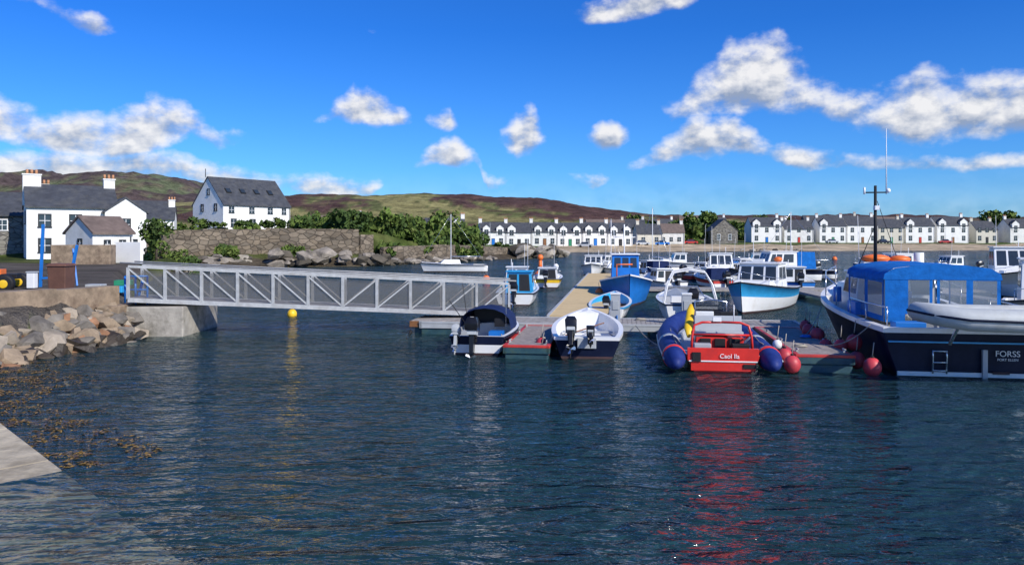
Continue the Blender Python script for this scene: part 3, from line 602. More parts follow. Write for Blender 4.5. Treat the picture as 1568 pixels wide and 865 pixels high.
def outboard(e,x,y,z,tilt=0,s=1.0,col=BLKP,name='outboard_motor'):
    M=Matrix.Translation((x,y,z))@Matrix.Rotation(R(-tilt),4,'X')@Matrix.Scale(s,4)
    t=MB()
    t.box((0,-.06,.0),(.22,.20,.14),BLACK)
    vs=[(-.17,-.42,.12),(.17,-.42,.12),(.17,.08,.12),(-.17,.08,.12),(-.19,-.46,.32),(.19,-.46,.32),(.18,.1,.34),(-.18,.1,.34),(-.12,-.36,.50),(.12,-.36,.50),(.12,.0,.52),(-.12,.0,.52)]
    t.add(vs,[(0,3,2,1),(8,9,10,11)]+[(a+o,(a+1)%4+o,(a+1)%4+4+o,a+4+o) for o in (0,4) for a in range(4)],col,True)
    t.box((0,-.18,.06),(.26,.4,.12),GREYP); t.box((0,-.17,-.28),(.11,.22,.62),col,tx=1.3,ty=1.4); t.box((0,-.22,-.52),(.24,.34,.02),col)
    t.tube([(0,.02,-.66),(0,-.12,-.66),(0,-.34,-.66)],[.02,.06,.045],col,10); t.box((0,-.12,-.78),(.02,.18,.22),col)
    for k in range(3):
        a=k*2.1+.3; t.add([(0,-.36,-.66),(math.cos(a-.35)*.15,-.33,-.66+math.sin(a-.35)*.15),(math.cos(a)*.17,-.36,-.66+math.sin(a)*.17),(math.cos(a+.35)*.15,-.39,-.66+math.sin(a+.35)*.15)],[(0,1,2,3)],STEEL)
    t.box((0,.04,-.05),(.2,.06,.3),BLACK); t.box((0,-.30,.505),(.1,.1,.01),WTRIM)
    t.v=[tuple(M@Vector(v)) for v in t.v]; t.make(name,e,bevel=.02)
def fender(e,p,r=.2,m=BFEND,name='buoy_fender',long=False):
    mb=MB(); mb.ell(p,(r,r,r*(1.9 if long else 1.08)),m,16,12); h=r*(1.9 if long else 1.08); mb.tube([(p[0],p[1],p[2]+h*.93),(p[0],p[1],p[2]+h*1.15)],r*.2,BLACK if not long else m,8); mb.tube([(p[0],p[1],p[2]+h*1.1),(p[0]+.05,p[1]+.05,p[2]+h+.35)],.012,ROPE,5); mb.make(name,e)
def rail(mb,pts,r=.015,h=.5,post=True,m=STEEL):
    mb.tube([(p[0],p[1],p[2]+h) for p in pts],r,m,6)
    if post:
        for p in pts: mb.tube([p,(p[0],p[1],p[2]+h)],r*.9,m,6)
e=root('cuddy_motorboat',(-.98,21.35,0),-8); mb=MB(); V=hull(mb,4.3,1.75,.52,.75,.22,PWHITE,NAVY,NAVY,PWHITE,PGREY,depth=.36,transom=.84,floor=PGREY); deckplate(mb,V,.5,1,0,PWHITE,4.3); mb.make('hull',e)
mb=MB(); pts=[]
for k in range(9):
    a=math.pi*k/8; pts.append((-.80*math.cos(a),.50+.62*math.sin(a)**.7 if 0<a<math.pi else .5))
vs=[];st=[(1.3,.97),(1.9,1.03),(2.5,1.0),(3.1,.84),(3.6,.5)]
for (y,sc) in st:
    for (x,z) in pts: vs.append((x*sc,y,.52+(z-.5)*sc+.05))
fs=[(i*9+k,i*9+k+1,(i+1)*9+k+1,(i+1)*9+k) for i in range(4) for k in range(8)]; mb.add(vs,fs,NCANV,True); mb.make('cuddy_canopy',e,fixn=False)
mb=MB()
mb.box((0,2.6,.75),(1.1,.04,.7),BLACKT)
mb.box((-.4,1.0,.38),(.4,.4,.35),PGREY); mb.box((.4,1.0,.38),(.4,.4,.35),BLUE); mb.box((0,.25,.45),(1.3,.25,.08),PWHITE); mb.box((.42,1.45,.75),(.3,.06,.25),BLACK)
mb.box((-.15,.7,.3),(.5,.35,.2),WOOD); mb.ell((.1,.55,.34),(.16,.16,.1),ORNG)
mb.tube([(.6,1.5,.6),(.6,1.5,1.7)],.012,STEEL); mb.tube([(-.55,1.6,.6),(-.7,1.5,1.9)],.01,BLACK); mb.tube([(-.3,.4,.7),(-.8,.1,1.5)],.012,BLACK); mb.make('console',e,bevel=.02)
outboard(e,-.08,-.03,.55,10,.95); outboard(e,-.55,-.03,.5,25,.6,GREYP,'auxiliary_outboard')
e=root('open_dayboat',(2.0,20.7,0),-6); mb=MB(); V=hull(mb,4.5,2.0,.58,.98,.22,NAVY,NAVY,PWHITE,PWHITE,PWHITE,depth=.46,transom=.84,floor=PWHITE,gw=.10,rubh=.09); deckplate(mb,V,.78,1,0,PWHITE,4.5); mb.make('hull',e)
mb=MB()
for y in (.35,1.4,2.5): mb.box((0,y,.42),(1.6 if y<2 else 1.5,.28,.04),PGREY)
mb.box((.3,.8,.3),(.3,.25,.3),REDP); mb.box((-.3,1.9,.25),(.4,.3,.2),BLUE); mb.tube([(-.6,1,.5),(.5,3.2,.62)],.022,WOOD,6); mb.box((0,-.04,.42),(.5,.05,.28),PGREY); mb.make('thwarts',e,bevel=.015)
outboard(e,-.42,-.03,.62,35,.85); outboard(e,.1,-.03,.55,62,.6,BLKP,'auxiliary_outboard')
fender(e,(-1.2,.05,.12),.2); fender(e,(-1.25,.5,.32),.16)
e=root('rigid_inflatable_boat',(5.05,18.55,0),-8); mb=MB()
path=[(-1.12,-.55,.24),(-1.12,-.40,.26),(-1.12,-.12,.30),(-1.12,.1,.32),(-1.13,2,.36),(-1.1,3.6,.44),(-.9,4.8,.58),(-.5,5.6,.72),(0,5.9,.78)]
rr=[.07,.15,.24,.27,.28,.28,.26,.24,.22]
mb.tube(path,rr,TUBEB,20); mb.tube([(-p[0],p[1],p[2]) for p in path],rr,TUBEB,20)
for s in (-1,1):
    mb.tube([(s*1.12,.22,.325),(s*1.12,.42,.33)],.289,REDB,20); mb.tube([(s*1.13,2.0,.36),(s*1.13,2.3,.37)],.288,PGREY,20)
    mb.tube([(s*1.37,-.0,.30),(s*1.4,2,.36),(s*1.37,3.6,.44)],.035,PGREY,6)
    mb.tube([(s*1.05,.6,.62),(s*1.05,1.2,.60),(s*1.05,1.8,.65),(s*1.05,2.4,.62),(s*1.05,3,.7)],.012,ROPE,5)
mb.make('inflatable_tubes',e)
mb=MB(); V=hull(mb,5.6,1.75,.42,.6,.35,REDB,REDB,REDB,PGREY,PGREY,bottom=REDB,depth=.2,transom=.95,floor=PGREY)
mb.box((0,-.02,.44),(1.66,.10,.30),REDB); mb.box((0,-.03,.17),(1.5,.08,.24),REDB); mb.box((0,-.08,.28),(1.6,.02,.03),PWHITE); mb.box((-.62,-.09,.38),(.2,.04,.22),BLACK); mb.box((.62,-.085,.17),(.3,.03,.1),BLACK); mb.make('hull_and_transom',e,bevel=.015)
text('Caol Ila',e,(.15,-.095,.36),.15,WTRIM)
mb=MB()
mb.box((0,.75,.55),(1.15,.4,.45),REDB); mb.box((0,.78,.86),(1.15,.42,.1),PGREY); mb.box((0,.95,1.08),(1.15,.1,.38),PGREY,rx=-8); mb.box((0,1.6,.7),(.55,.9,.5),BLACK); mb.box((0,1.6,.98),(.5,.9,.12),PGREY); mb.box((-.3,1.2,1.18),(.45,.1,.35),PWHITE); mb.box((.3,1.2,1.18),(.45,.1,.35),BLACK)
for x in (-.35,0,.35): mb.box((x,.52,.6),(.26,.05,.3),BLACK)
mb.box((0,2.7,.75),(.85,.55,.75),PWHITE,tx=.85); mb.box((0,2.55,1.16),(.7,.35,.14),BLACK,rx=20); mb.box((0,2.95,1.35),(.72,.03,.4),WSCR,rx=20)
mb.box((-.45,.3,.52),(.4,.3,.28),PGREY); mb.box((.45,.3,.52),(.4,.3,.28),BLACK); mb.make('seats_and_console',e,bevel=.03)
mb=MB()
for s in (-1,1):
    mb.tube([(s*.72,.15,.45),(s*.70,.18,.85),(s*.64,.25,1.1),(s*.45,.28,1.17),(0,.28,1.18)],.03,REDB,8); mb.tube([(s*.7,.2,.95),(s*.6,1.0,.6)],.025,REDB,8)
    mb.tube([(s*.4,2.5,1.05),(s*.42,2.5,1.5),(0,2.55,1.55)],.02,STEEL,6)
mb.tube([(-.68,.2,.88),(.68,.2,.88)],.025,REDB); mb.tube([(.3,.28,1.18),(.3,.28,1.6)],.012,WTRIM); mb.box((-.1,.28,1.25),(.2,.12,.1),WTRIM); mb.make('a_frame',e)
mb=MB(); mb.tube([(-.74,.7,.75),(-.72,1.0,.95),(-.62,1.5,1.35),(-.6,1.6,1.5)],[.04,.11,.10,.03],YELL,10,.5); mb.make('yellow_paddle_float',e)
fender(e,(1.62,.1,.22),.2); fender(e,(1.58,.75,.3),.2); fender(e,(1.55,1.5,.5),.12,PWHITE,'white_fender')
for (x,y,z,r) in [(8.55,19.2,.2,.2),(8.35,20.6,.35,.18),(8.6,21.8,.5,.2),(8.75,22.8,.5,.2),(8.95,23.6,.55,.17),(8.45,19.9,.45,.17)]:
    e2=root('round_boat_fender',(x,y,z)); fender(e2,(0,0,0),r)
# workboat
e=root('dark_blue_workboat',(10.5,17.95,0),-9); mb=MB(); V=hull(mb,10,3.75,1.12,1.75,.6,NAVY,NAVY,PWHITE,PWHITE,PWHITE,depth=.55,transom=.93,p=2.6,floor=PGREY,rake=.9,gw=.14,rubh=.12,bottom=BLACK,N=24); deckplate(mb,V,.62,1,0,PWHITE,10)
mb.box((0,-.03,.80),(3.35,.06,.035),LBLUE); mb.box((0,-.02,.06),(2.95,.06,.10),PWHITE)
mb.make('hull',e,bevel=0)
text('FORSS',e,(.90,-.045,.50),.19,WTRIM); text('PORT ELLEN',e,(.90,-.045,.40),.08,WTRIM,name='port_lettering')
mb=MB()
for x in (-.72,-.42): mb.tube([(x,-.08,.08),(x,-.1,.5),(x,-.09,.62)],.02,STEEL)
for z in (.15,.34,.6): mb.tube([(-.72,-.1,z),(-.42,-.1,z)],.018,STEEL)
mb.box((.4,-.07,.3),(.1,.08,.7),PGREY); mb.box((.75,-.06,.12),(.35,.05,.06),ANTI)
for s in (-1,1):
    rail(mb,[(s*1.6,.3,1.12),(s*1.72,1.6,1.13),(s*1.76,2.9,1.15)],.018,.45); rail(mb,[(s*1.7,4.6,1.25),(s*1.6,6.3,1.42),(s*1.25,7.8,1.52),(s*.6,9.2,1.65)],.02,.6)
mb.make('ladder_and_rails',e)
mb=MB(); zc=2.36
CX=-.12
prof=[(-1.36,zc-.16),(-1.33,zc-.02),(-1.1,zc+.12),(-.5,zc+.20),(0,zc+.22),(.5,zc+.20),(1.1,zc+.12),(1.33,zc-.02),(1.36,zc-.16)]
vs=[];ys=[1.0,1.8,2.6,3.4,4.3]
for k,y in enumerate(ys):
    for q_,(x,z) in enumerate(prof): vs.append((x+CX,y,z-(.05 if k%2 else 0)+random.uniform(-.012,.012)))
fs=[(i*9+k,i*9+k+1,(i+1)*9+k+1,(i+1)*9+k) for i in range(4) for k in range(8)]; mb.add(vs,fs,CANV,True)
mb.add([(p[0]+CX,.99,p[1]) for p in prof],[tuple(range(9))],CANV)
def panel(a,b,z0,z1,frame=.13,m=CANV,clear=True):
    a=Vector(a);b=Vector(b)
    def q(u0,u1,v0,v1,mm):
        P=lambda u,v:(a*(1-u)+b*u)+Vector((CX,0,z0+(z1-z0)*v)); mb.quad([P(u0,v0),P(u1,v0),P(u1,v1),P(u0,v1)],mm)
    w=frame/(b-a).length; h=frame/(z1-z0)
    q(0,1,0,h,m);q(0,1,1-h,1,m);q(0,w,h,1-h,m);q(1-w,1,h,1-h,m);q(w,1-w,h,1-h,CLEAR if clear else m)
panel((-1.32,1.0,0),(-.85,1.0,0),1.15,zc-.1,.10,clear=False); panel((-.85,1.0,0),(-.22,1.0,0),1.35,zc-.1,.07); panel((-.12,1.0,0),(.62,1.0,0),1.35,zc-.1,.07); panel((.62,1.0,0),(1.32,1.0,0),1.15,zc-.1,.08)
panel((-1.34,1.02,0),(-1.34,2.5,0),1.15,zc-.1,.14); panel((-1.34,2.5,0),(-1.34,4.2,0),1.15,zc-.1,.14); panel((1.34,1.02,0),(1.34,4.2,0),1.15,zc-.1)
mb.make('blue_canopy',e,fixn=False)
mb=MB()
F=mb.frus(-1.25,1.0,4.32,6.3,1.0,2.2,PWHITE,.6,0,.12,PWHITE)
for k in range(3): mb.pane(F['F'],.06+k*.31,.32+k*.31,.45,.9,GLASS)
for sdn in ('L','R'):
    mb.pane(F[sdn],.08,.45,.5,.88,GLASS); mb.pane(F[sdn],.52,.9,.5,.88,GLASS)
mb.pane(F['B'],.08,.34,.5,.88,GLASS); mb.pane(F['B'],.42,.62,.02,.9,WOOD); mb.pane(F['B'],.68,.92,.5,.88,GLASS)
mb.frus(-1.0,1.0,6.3,8.1,1.4,1.8,PWHITE,.4,0,.12)
mb.make('wheelhouse',e,bevel=.03)
mb=MB(); mb.box((.1,2.2,.9),(.8,.7,.6),PGREY); mb.tube([(.1,1.9,1.15),(.1,1.7,1.6)],.05,BLACK); mb.tube([(.1,1.69,1.45),(.1,1.66,1.45)],.19,BLACK,16); mb.box((-1.0,.7,.85),(.7,.4,.7),BLUE); mb.box((.9,2.0,.85),(.6,.5,.45),PWHITE)
mb.box((-.45,1.6,1.45),(.35,.3,.5),BLACK); mb.box((-.45,3,1.5),(.5,.3,.6),BLUE); mb.tube([(-1.45,5.5,1.3),(-1.45,5.5,1.75)],.12,BLUE,10); mb.box((-1.45,3.4,1.3),(.3,.8,.35),BLUE); mb.make('deck_gear',e,bevel=.03)
mb=MB(); mb.tube([(-.65,4.5,2.2),(-.65,4.5,4.75)],[.055,.04],BLACK,8); mb.tube([(-.95,4.5,4.55),(-.3,4.5,4.55)],.02,BLACK); mb.tube([(-.35,4.5,4.5),(-.35,4.5,6.4)],[.02,.008],WTRIM,6); mb.tube([(-.95,4.5,4.5),(-.95,4.5,4.7)],.03,WTRIM); mb.ell((-.3,4.5,4.6),(.07,.07,.07),WTRIM); mb.box((-.65,4.4,4.1),(.12,.2,.12),WTRIM); mb.tube([(-1.2,4.5,2.2),(-.7,4.5,3.5)],.012,BLACK,5); mb.tube([(.3,5.2,2.2),(-.6,4.5,4.3)],.01,BLACK,5); mb.tube([(-.9,5.2,2.2),(-1.0,5.0,3.9)],[.012,.006],WTRIM,6)
mb.ell((-.5,5.0,2.62),(.42,.3,.13),ORNG); mb.ell((.2,5.1,2.60),(.3,.3,.12),ORNG); mb.box((-.2,5.05,2.42),(1.4,.6,.2),WTRIM); mb.tube([(.7,5,2.2),(.7,5,2.8)],.14,PWHITE,12); mb.make('mast_and_roof_gear',e)
fender(e,(-2.02,-.0,.18),.21); fender(e,(-2.0,1.6,.55),.2)
e=root('inflatable_tender',(10.9,16.9,1.46),-4); mb=MB()
path=[(2.2,-.6,0),(0,-.6,0),(-1.2,-.58,.03),(-1.75,-.4,.10),(-2.0,0,.16),(-1.75,.4,.10),(-1.2,.58,.03),(0,.6,0),(2.2,.6,0)]
mb.tube(path,[.25,.25,.24,.22,.20,.22,.24,.25,.25],TUBEG,18); mb.tube([(2.2,-.86,.0),(0,-.86,.0),(-1.25,-.83,.04),(-1.9,-.54,.12),(-2.2,0,.18)],.028,NAVY,6)
mb.make('tubes',e); mb=MB(); mb.box((.4,0,-.1),(3.4,.9,.08),PGREY); mb.box((.9,0,.12),(.3,.95,.06),WOOD); mb.box((1.9,0,.25),(.5,.5,.5),PWHITE); mb.box((1.75,0,.7),(.3,.6,.5),PWHITE,ry=-10); mb.tube([(-1.2,-.2,-.15),(-1.2,.2,-.6)],.04,STEEL); mb.tube([(1.2,-.2,-.15),(1.2,.3,-.6)],.04,STEEL); mb.make('floor_and_console',e,bevel=.02)
def cruiser(name,x,y,rz,L=6,B=2.3,side=PWHITE,upper=None,roof=PWHITE,hgt=1.0,canv=None,s0=.7,s1=1.1,cab=(.35,.62),cabm=PWHITE,ant=True,ob=True,rub=BLACK):
    e=root(name,(x,y,0),rz); mb=MB(); V=hull(mb,L,B,s0,s1,.3,side,upper,rub,PWHITE,PWHITE,depth=.45,transom=.88); deckplate(mb,V,.5,1,0,PWHITE,L); mb.make('hull',e)
    mb=MB(); y0,y1=L*cab[0],L*cab[1]; w=B*.36
    F=mb.frus(-w,w,y0,y1,s0*.7,s0+hgt,cabm,hgt*.45,0,.1,roof)
    for k in range(3): mb.pane(F['F'],.06+k*.31,.32+k*.31,.5,.92,GLASS)
    for s in ('L','R'): mb.pane(F[s],.08,.46,.5,.9,GLASS); mb.pane(F[s],.52,.88,.5,.9,GLASS)
    mb.pane(F['B'],.08,.42,.4,.9,GLASS); mb.pane(F['B'],.5,.9,.1,.9,BLACKT)
    mb.frus(-w*.9,w*.9,y1-.1,y1+L*.18,s0+.1,s0+.45,cabm,.4,0,.12)
    if canv: mb.frus(-w,w,y0-L*.2,y0-.02,s0,s0+hgt,canv,0,.1,.06)
    mb.make('cabin',e,bevel=.02)
    mb=MB()
    rail(mb,[(-B*.4,L*.55,s0+.1),(-B*.3,L*.75,s0+.22),(0,L*.97,s1),(B*.3,L*.75,s0+.22),(B*.4,L*.55,s0+.1)],.014,.42)
    if ant: mb.tube([(w*.6,y0+.2,s0+hgt),(w*.6,y0+.1,s0+hgt+random.uniform(1.2,2.2))],[.018,.008],WTRIM,5); mb.tube([(-w*.5,y0+.2,s0+hgt),(-w*.5,y0+.2,s0+hgt+.5)],.02,WTRIM,5)
    mb.make('rails_and_aerials',e)
    if ob: outboard(e,0,-.03,s0+.02,15,1.0)
    return e
e=cruiser('blue_and_white_cabin_cruiser',13.2,38.8,150,7.2,2.7,PWHITE,LBLUE,PWHITE,1.15,None,.9,1.4,(.28,.58))
mb=MB(); mb.ell((-.6,2.4,2.25),(.2,.2,.12),ORNG); mb.box((.2,2.8,2.2),(.5,.3,.12),PWHITE); mb.make('roof_gear',e)
e=root('sports_boat_with_arch',(6.75,29.0,0),-6); mb=MB(); V=hull(mb,5.8,2.2,.75,1.0,.3,PWHITE,PWHITE,NAVY,PWHITE,PWHITE,depth=.45); deckplate(mb,V,.45,1,0,PWHITE,5.8); mb.make('hull',e)
mb=MB()
for y,h in ((.6,1.15),(1.0,1.2)):
    mb.tube([(-1.0,y-.2,.75),(-.85,y,.75+h*.6),(-.6,y+.15,.75+h),(0,y+.2,.8+h*1.05),(.6,y+.15,.75+h),(.85,y,.75+h*.6),(1.0,y-.2,.75)],.035,PWHITE,8)
q=[Vector((-.8,2.4,.85)),Vector((.8,2.4,.85)),Vector((.6,3.0,1.25)),Vector((-.6,3.0,1.25))]; mb.quad(q,WSCR); mb.tube([q[0],q[3],q[2],q[1]],.02,STEEL,6)
mb.box((-.4,1.6,.6),(.45,.45,.7),PWHITE); mb.box((.4,1.6,.6),(.45,.45,.7),PWHITE); mb.box((0,.35,.6),(1.5,.4,.35),NCANV); mb.make('arch_and_seats',e,bevel=.02); outboard(e,0,-.03,.8,10,1.05)
e=root('blue_fishing_boat',(6.35,44.2,0),174); mb=MB(); V=hull(mb,8,2.7,.9,1.55,.5,BLUE,BLUE,WTRIM,BLUE,BLUE,depth=.5,transom=.8); deckplate(mb,V,.6,1,0,BLUE,8); mb.make('hull',e)
mb=MB(); F=mb.frus(-.75,.75,1.4,3.4,.6,2.35,BLUE,.25,0,.06,WTRIM)
for k in range(3): mb.pane(F['F'],.08+k*.3,.32+k*.3,.62,.92,GLASS)
for s in ('L','R'): mb.pane(F[s],.1,.45,.62,.9,GLASS); mb.pane(F[s],.55,.9,.62,.9,GLASS)
mb.make('wheelhouse',e,bevel=.02); mb=MB(); mb.tube([(0,1.6,2.4),(0,1.6,4.0)],.035,WTRIM); mb.tube([(-.6,1.6,3.3),(.6,1.6,3.3)],.02,WTRIM); mb.tube([(.5,4.6,.9),(.5,4.6,1.9),(-.3,4.6,1.9)],.04,ORNG); mb.box((-.3,4.5,1.0),(.6,.6,.4),REDP); mb.tube([(.5,1.8,2.4),(.6,1.8,3.9)],.012,WTRIM); mb.make('mast_and_hauler',e)
fender(e,(1.4,5,.5),.2,ORNG)
e=root('white_rowing_boat',(3.75,30.7,0),-12); mb=MB(); V=hull(mb,4.6,1.7,.5,.85,.2,PWHITE,PWHITE,LBLUE,PWHITE,LBLUE,depth=.36,transom=.75,floor=PGREY)
for y in (1,2.1,3.2): mb.box((0,y,.36),(1.3,.22,.04),WOOD)
mb.make('hull',e); outboard(e,0,-.03,.5,20,.8)
cruiser('light_blue_cuddy_boat',0.1,37.2,-6,5.6,2.0,PWHITE,PWHITE,LBLUE,.9,None,.6,.95,(.45,.7),LBLUE)
cruiser('white_cuddy_boat',.2,44,-3,5.2,2.0,PWHITE,GREEN,PWHITE,.9,None,.6,.95,(.4,.66))
e=cruiser('yellow_trimmed_boat',2.2,50.5,-6,5,2,PWHITE,YELL,PWHITE,.6,None,.6,.9,(.45,.65))
e=root('orange_mooring_post',(2.3,63,0)); mb=MB(); mb.ell((0,0,.25),(.5,.5,.4),ORNG); mb.tube([(0,0,.5),(0,0,1.6)],[.2,.12],ORNG,10); mb.ell((0,0,1.7),(.25,.25,.25),ORNG); mb.make('buoy',e)
cruiser('white_motorboat',7.8,72,170,6,2.3,PWHITE,PWHITE,PWHITE,1.0,None,.7,1.1)
cruiser('navy_canopy_boat',11.6,58,20,5,2.1,PWHITE,PWHITE,PWHITE,.9,NCANV,.6,1.0)
cruiser('open_workboat',13.6,61,-60,4.6,2.0,REDP,PWHITE,PWHITE,.7,None,.6,1.0)
cruiser('wheelhouse_boat',15.7,60,175,6.5,2.5,PWHITE,NAVY,PWHITE,1.3,None,.8,1.2,(.3,.5))
cruiser('small_motorboat',22,66,100,5.5,2.2,PWHITE,PWHITE,PWHITE,.9,None,.6,1.0)
cruiser('flybridge_cruiser',23.5,60,95,7.5,2.7,PWHITE,NAVY,PWHITE,1.3,CANV,.9,1.4,(.25,.6))
cruiser('small_motorboat',18.5,58,60,5,2.0,PWHITE,PWHITE,BLUE,.8,None,.6,1.0)
cruiser('small_motorboat',13.8,50,10,4.6,1.9,PWHITE,REDP,PWHITE,.7,NCANV,.55,.9)
cruiser('small_motorboat',10.2,48,15,4.4,1.8,PWHITE,PWHITE,PWHITE,.7,None,.55,.9)
cruiser('white_motorboat',20,80,90,6,2.2,PWHITE,PWHITE,PWHITE,1.0,None,.7,1.1)
cruiser('white_motorboat',28,78,80,6.5,2.2,PWHITE,BLUE,PWHITE,1.0,None,.7,1.1)
cruiser('small_motorboat',12,84,120,5,2.0,PWHITE,NAVY,PWHITE,.8,None,.6,.9)
cruiser('small_motorboat',8.6,53,5,4.8,1.9,PWHITE,PWHITE,PWHITE,.8,None,.6,.9)
cruiser('small_motorboat',17.5,47,-10,5,2.0,PWHITE,BLUE,PWHITE,.8,None,.6,.9)
cruiser('fishing_cruiser',34,62,95,7,2.6,PWHITE,BLUE,PWHITE,1.2,None,.8,1.3)
cruiser('small_motorboat',44,84,70,6,2.2,PWHITE,PWHITE,PWHITE,.9,None,.7,1.1)
cruiser('white_motorboat',29.5,47,160,7.5,2.8,PWHITE,CREAM,PWHITE,1.7,None,1.0,1.6,(.3,.55))
cruiser('cream_cabin_boat',19.6,28.5,150,7,2.8,CREAM,CREAM,PWHITE,1.5,None,1.0,1.5,(.35,.65))
cruiser('white_motorboat',18.5,38.0,170,6,2.4,PWHITE,NAVY,PWHITE,1.0,BLACK,.8,1.2)
cruiser('small_motorboat',41,68,100,6,2.2,PWHITE,PWHITE,PWHITE,1.0,None,.7,1.1)
e=root('grey_inflatable_boat',(22.5,44,0),80); mb=MB(); path=[(-.7,0,.3),(-.7,2.4,.34),(-.5,3.2,.45),(0,3.7,.55),(.5,3.2,.45),(.7,2.4,.34),(.7,0,.3)]; mb.tube(path,.24,TUBEG,14); mb.box((0,1.6,.2),(1.0,3,.1),PGREY); mb.box((0,.1,.4),(1,.08,.4),PGREY); mb.make('tubes',e); outboard(e,0,0,.5,20,.9)
for (sx_,sy_,sr,ht) in [(26,62,60,5.4),(14.5,70,20,6.2),(-2.5,76,100,5.6),(9.5,66,10,5.0)]:
    e=root('sailing_dinghy',(sx_,sy_,0),sr); mb=MB(); V=hull(mb,6.5,2.1,.7,.95,.3,PWHITE,NAVY if sx_>20 else PWHITE,BLACK,PWHITE,PWHITE,depth=.3); deckplate(mb,V,.3,1,0,PWHITE,6.5); mb.tube([(0,3.5,.8),(0,3.5,ht)],[.04,.025],WTRIM); mb.tube([(0,3.5,1.5),(0,.6,1.5)],.04,STEEL); mb.tube([(0,3.5,ht),(0,6.4,1)],.01,STEEL,4); mb.tube([(0,3.5,ht),(0,.1,.8)],.01,STEEL,4); mb.frus(-.6,.6,2.6,4.6,.8,1.2,PWHITE,.4,.1,.1); mb.make('hull_and_mast',e)
for (x,y,m,r) in [(-9.15,32.2,YELL,.2),(-2,60,ORNG,.3),(24,90,ORNG,.35),(50,120,ORNG,.4),(5,88,WTRIM,.3)]:
    e=root('mooring_buoy',(x,y,.05)); fender(e,(0,0,0.03),r,m,'float')
e=root('pontoon_mooring_lines'); mb=MB()
def sag(a,b,s=.15):
    a=Vector(a);b=Vector(b); return [a.lerp(b,t/8)-Vector((0,0,s*4*(t/8)*(1-t/8))) for t in range(9)]
for a,b in [((-.3,21.6,.55),(.0,21.8,.4)),((1.1,21.2,.55),(.85,21.3,.4)),((6.2,18.9,.6),(7.0,19.3,.45)),((8.1,20,.45),(8.8,19,1.1)),((8.3,22,.45),(9.2,23,1.2)),((3.9,18.9,.5),(4.0,25,.4))]: mb.tube(sag(a,b),.014,ROPE,5)
mb.make('ropes',e)
def car(x,y,m,rz=0):
    z=H(x,y); e=root('parked_car',(x,y,z),rz); mb=MB(); mb.box((0,0,.6),(4.2,1.7,.6),m,tx=.97,ty=.93); F=mb.frus(-1.4,1.2,-.75,.75,.9,1.45,GLASS,.15,.15,.45); mb.box((-.1,0,1.46),(1.7,1.2,.05),m)
    for a in (-1.3,1.3):
        for s in (-.8,.8): mb.tube([(a,s-.1,.32),(a,s+.1,.32)],.32,BLACK,14)
    mb.make('body',e,bevel=.06)
for (x,y,m) in [(55,238,REDP),(38,226,PGREY),(44,226.5,BLUE),(110,266,PGREY),(128,267,NAVY),(150,268,REDP),(20,211,PGREY)]: car(x,y,m,random.uniform(-10,10))
for (x,y) in [(-6,212),(14,211),(33,220),(60,240),(92,266),(120,267),(150,268)]:
    e=root('street_lamp',(x,y,H(x,y))); mb=MB(); mb.tube([(0,0,0),(0,0,6)],[.08,.05],GREYP,6); mb.tube([(0,0,6),(0,-.8,6.2)],.04,GREYP,6); mb.box((0,-.9,6.18),(.2,.45,.1),GREYP); mb.make('post',e)
# ---------------------------------------------------------------- world
w=bpy.data.worlds.new('World'); SC.world=w; w.use_nodes=True; nt=w.node_tree; N=nt.nodes; L=nt.links; N.clear()
SUN=Vector((.58,-.60,.60)).normalized()
out=N.new('ShaderNodeOutputWorld'); bg=N.new('ShaderNodeBackground'); bg.inputs['Strength'].default_value=.115
sky=N.new('ShaderNodeTexSky'); sky.sky_type='NISHITA'; sky.sun_disc=False; sky.sun_elevation=math.asin(SUN.z); sky.sun_rotation=math.atan2(SUN.x,SUN.y); sky.air_density=1.0; sky.dust_density=.2; sky.ozone_density=3.0
def Mth(op,a,b=None,c=None,cl=False):
    n=N.new('ShaderNodeMath'); n.operation=op; n.use_clamp=cl
    for i,v in enumerate((a,b,c)):
        if v is None: continue
        if isinstance(v,(int,float)): n.inputs[i].default_value=v
        else: L.new(v,n.inputs[i])
    return n.outputs[0]
tc=N.new('ShaderNodeTexCoord'); sx=N.new('ShaderNodeSeparateXYZ'); L.new(tc.outputs['Generated'],sx.inputs[0])
AZ=Mth('ARCTAN2',sx.outputs[0],sx.outputs[1]); EL=Mth('ARCSINE',sx.outputs[2])
tr_=N.new('ShaderNodeMapRange'); tr_.inputs['From Min'].default_value=0; tr_.inputs['From Max'].default_value=R(15); L.new(EL,tr_.inputs['Value'])
tm=N.new('ShaderNodeMix'); tm.data_type='RGBA'; tm.inputs['A'].default_value=(.34,.76,1.36,1); tm.inputs['B'].default_value=(.13,.56,1.32,1); L.new(tr_.outputs['Result'],tm.inputs['Factor'])
hs=N.new('ShaderNodeVectorMath'); hs.operation='MULTIPLY'; L.new(sky.outputs[0],hs.inputs[0]); L.new(tm.outputs['Result'],hs.inputs[1]); L.new(hs.outputs[0],bg.inputs['Color'])
PP=Mth('DIVIDE',Mth('PINGPONG',Mth('ADD',AZ,R(45)),R(90)),R(90))
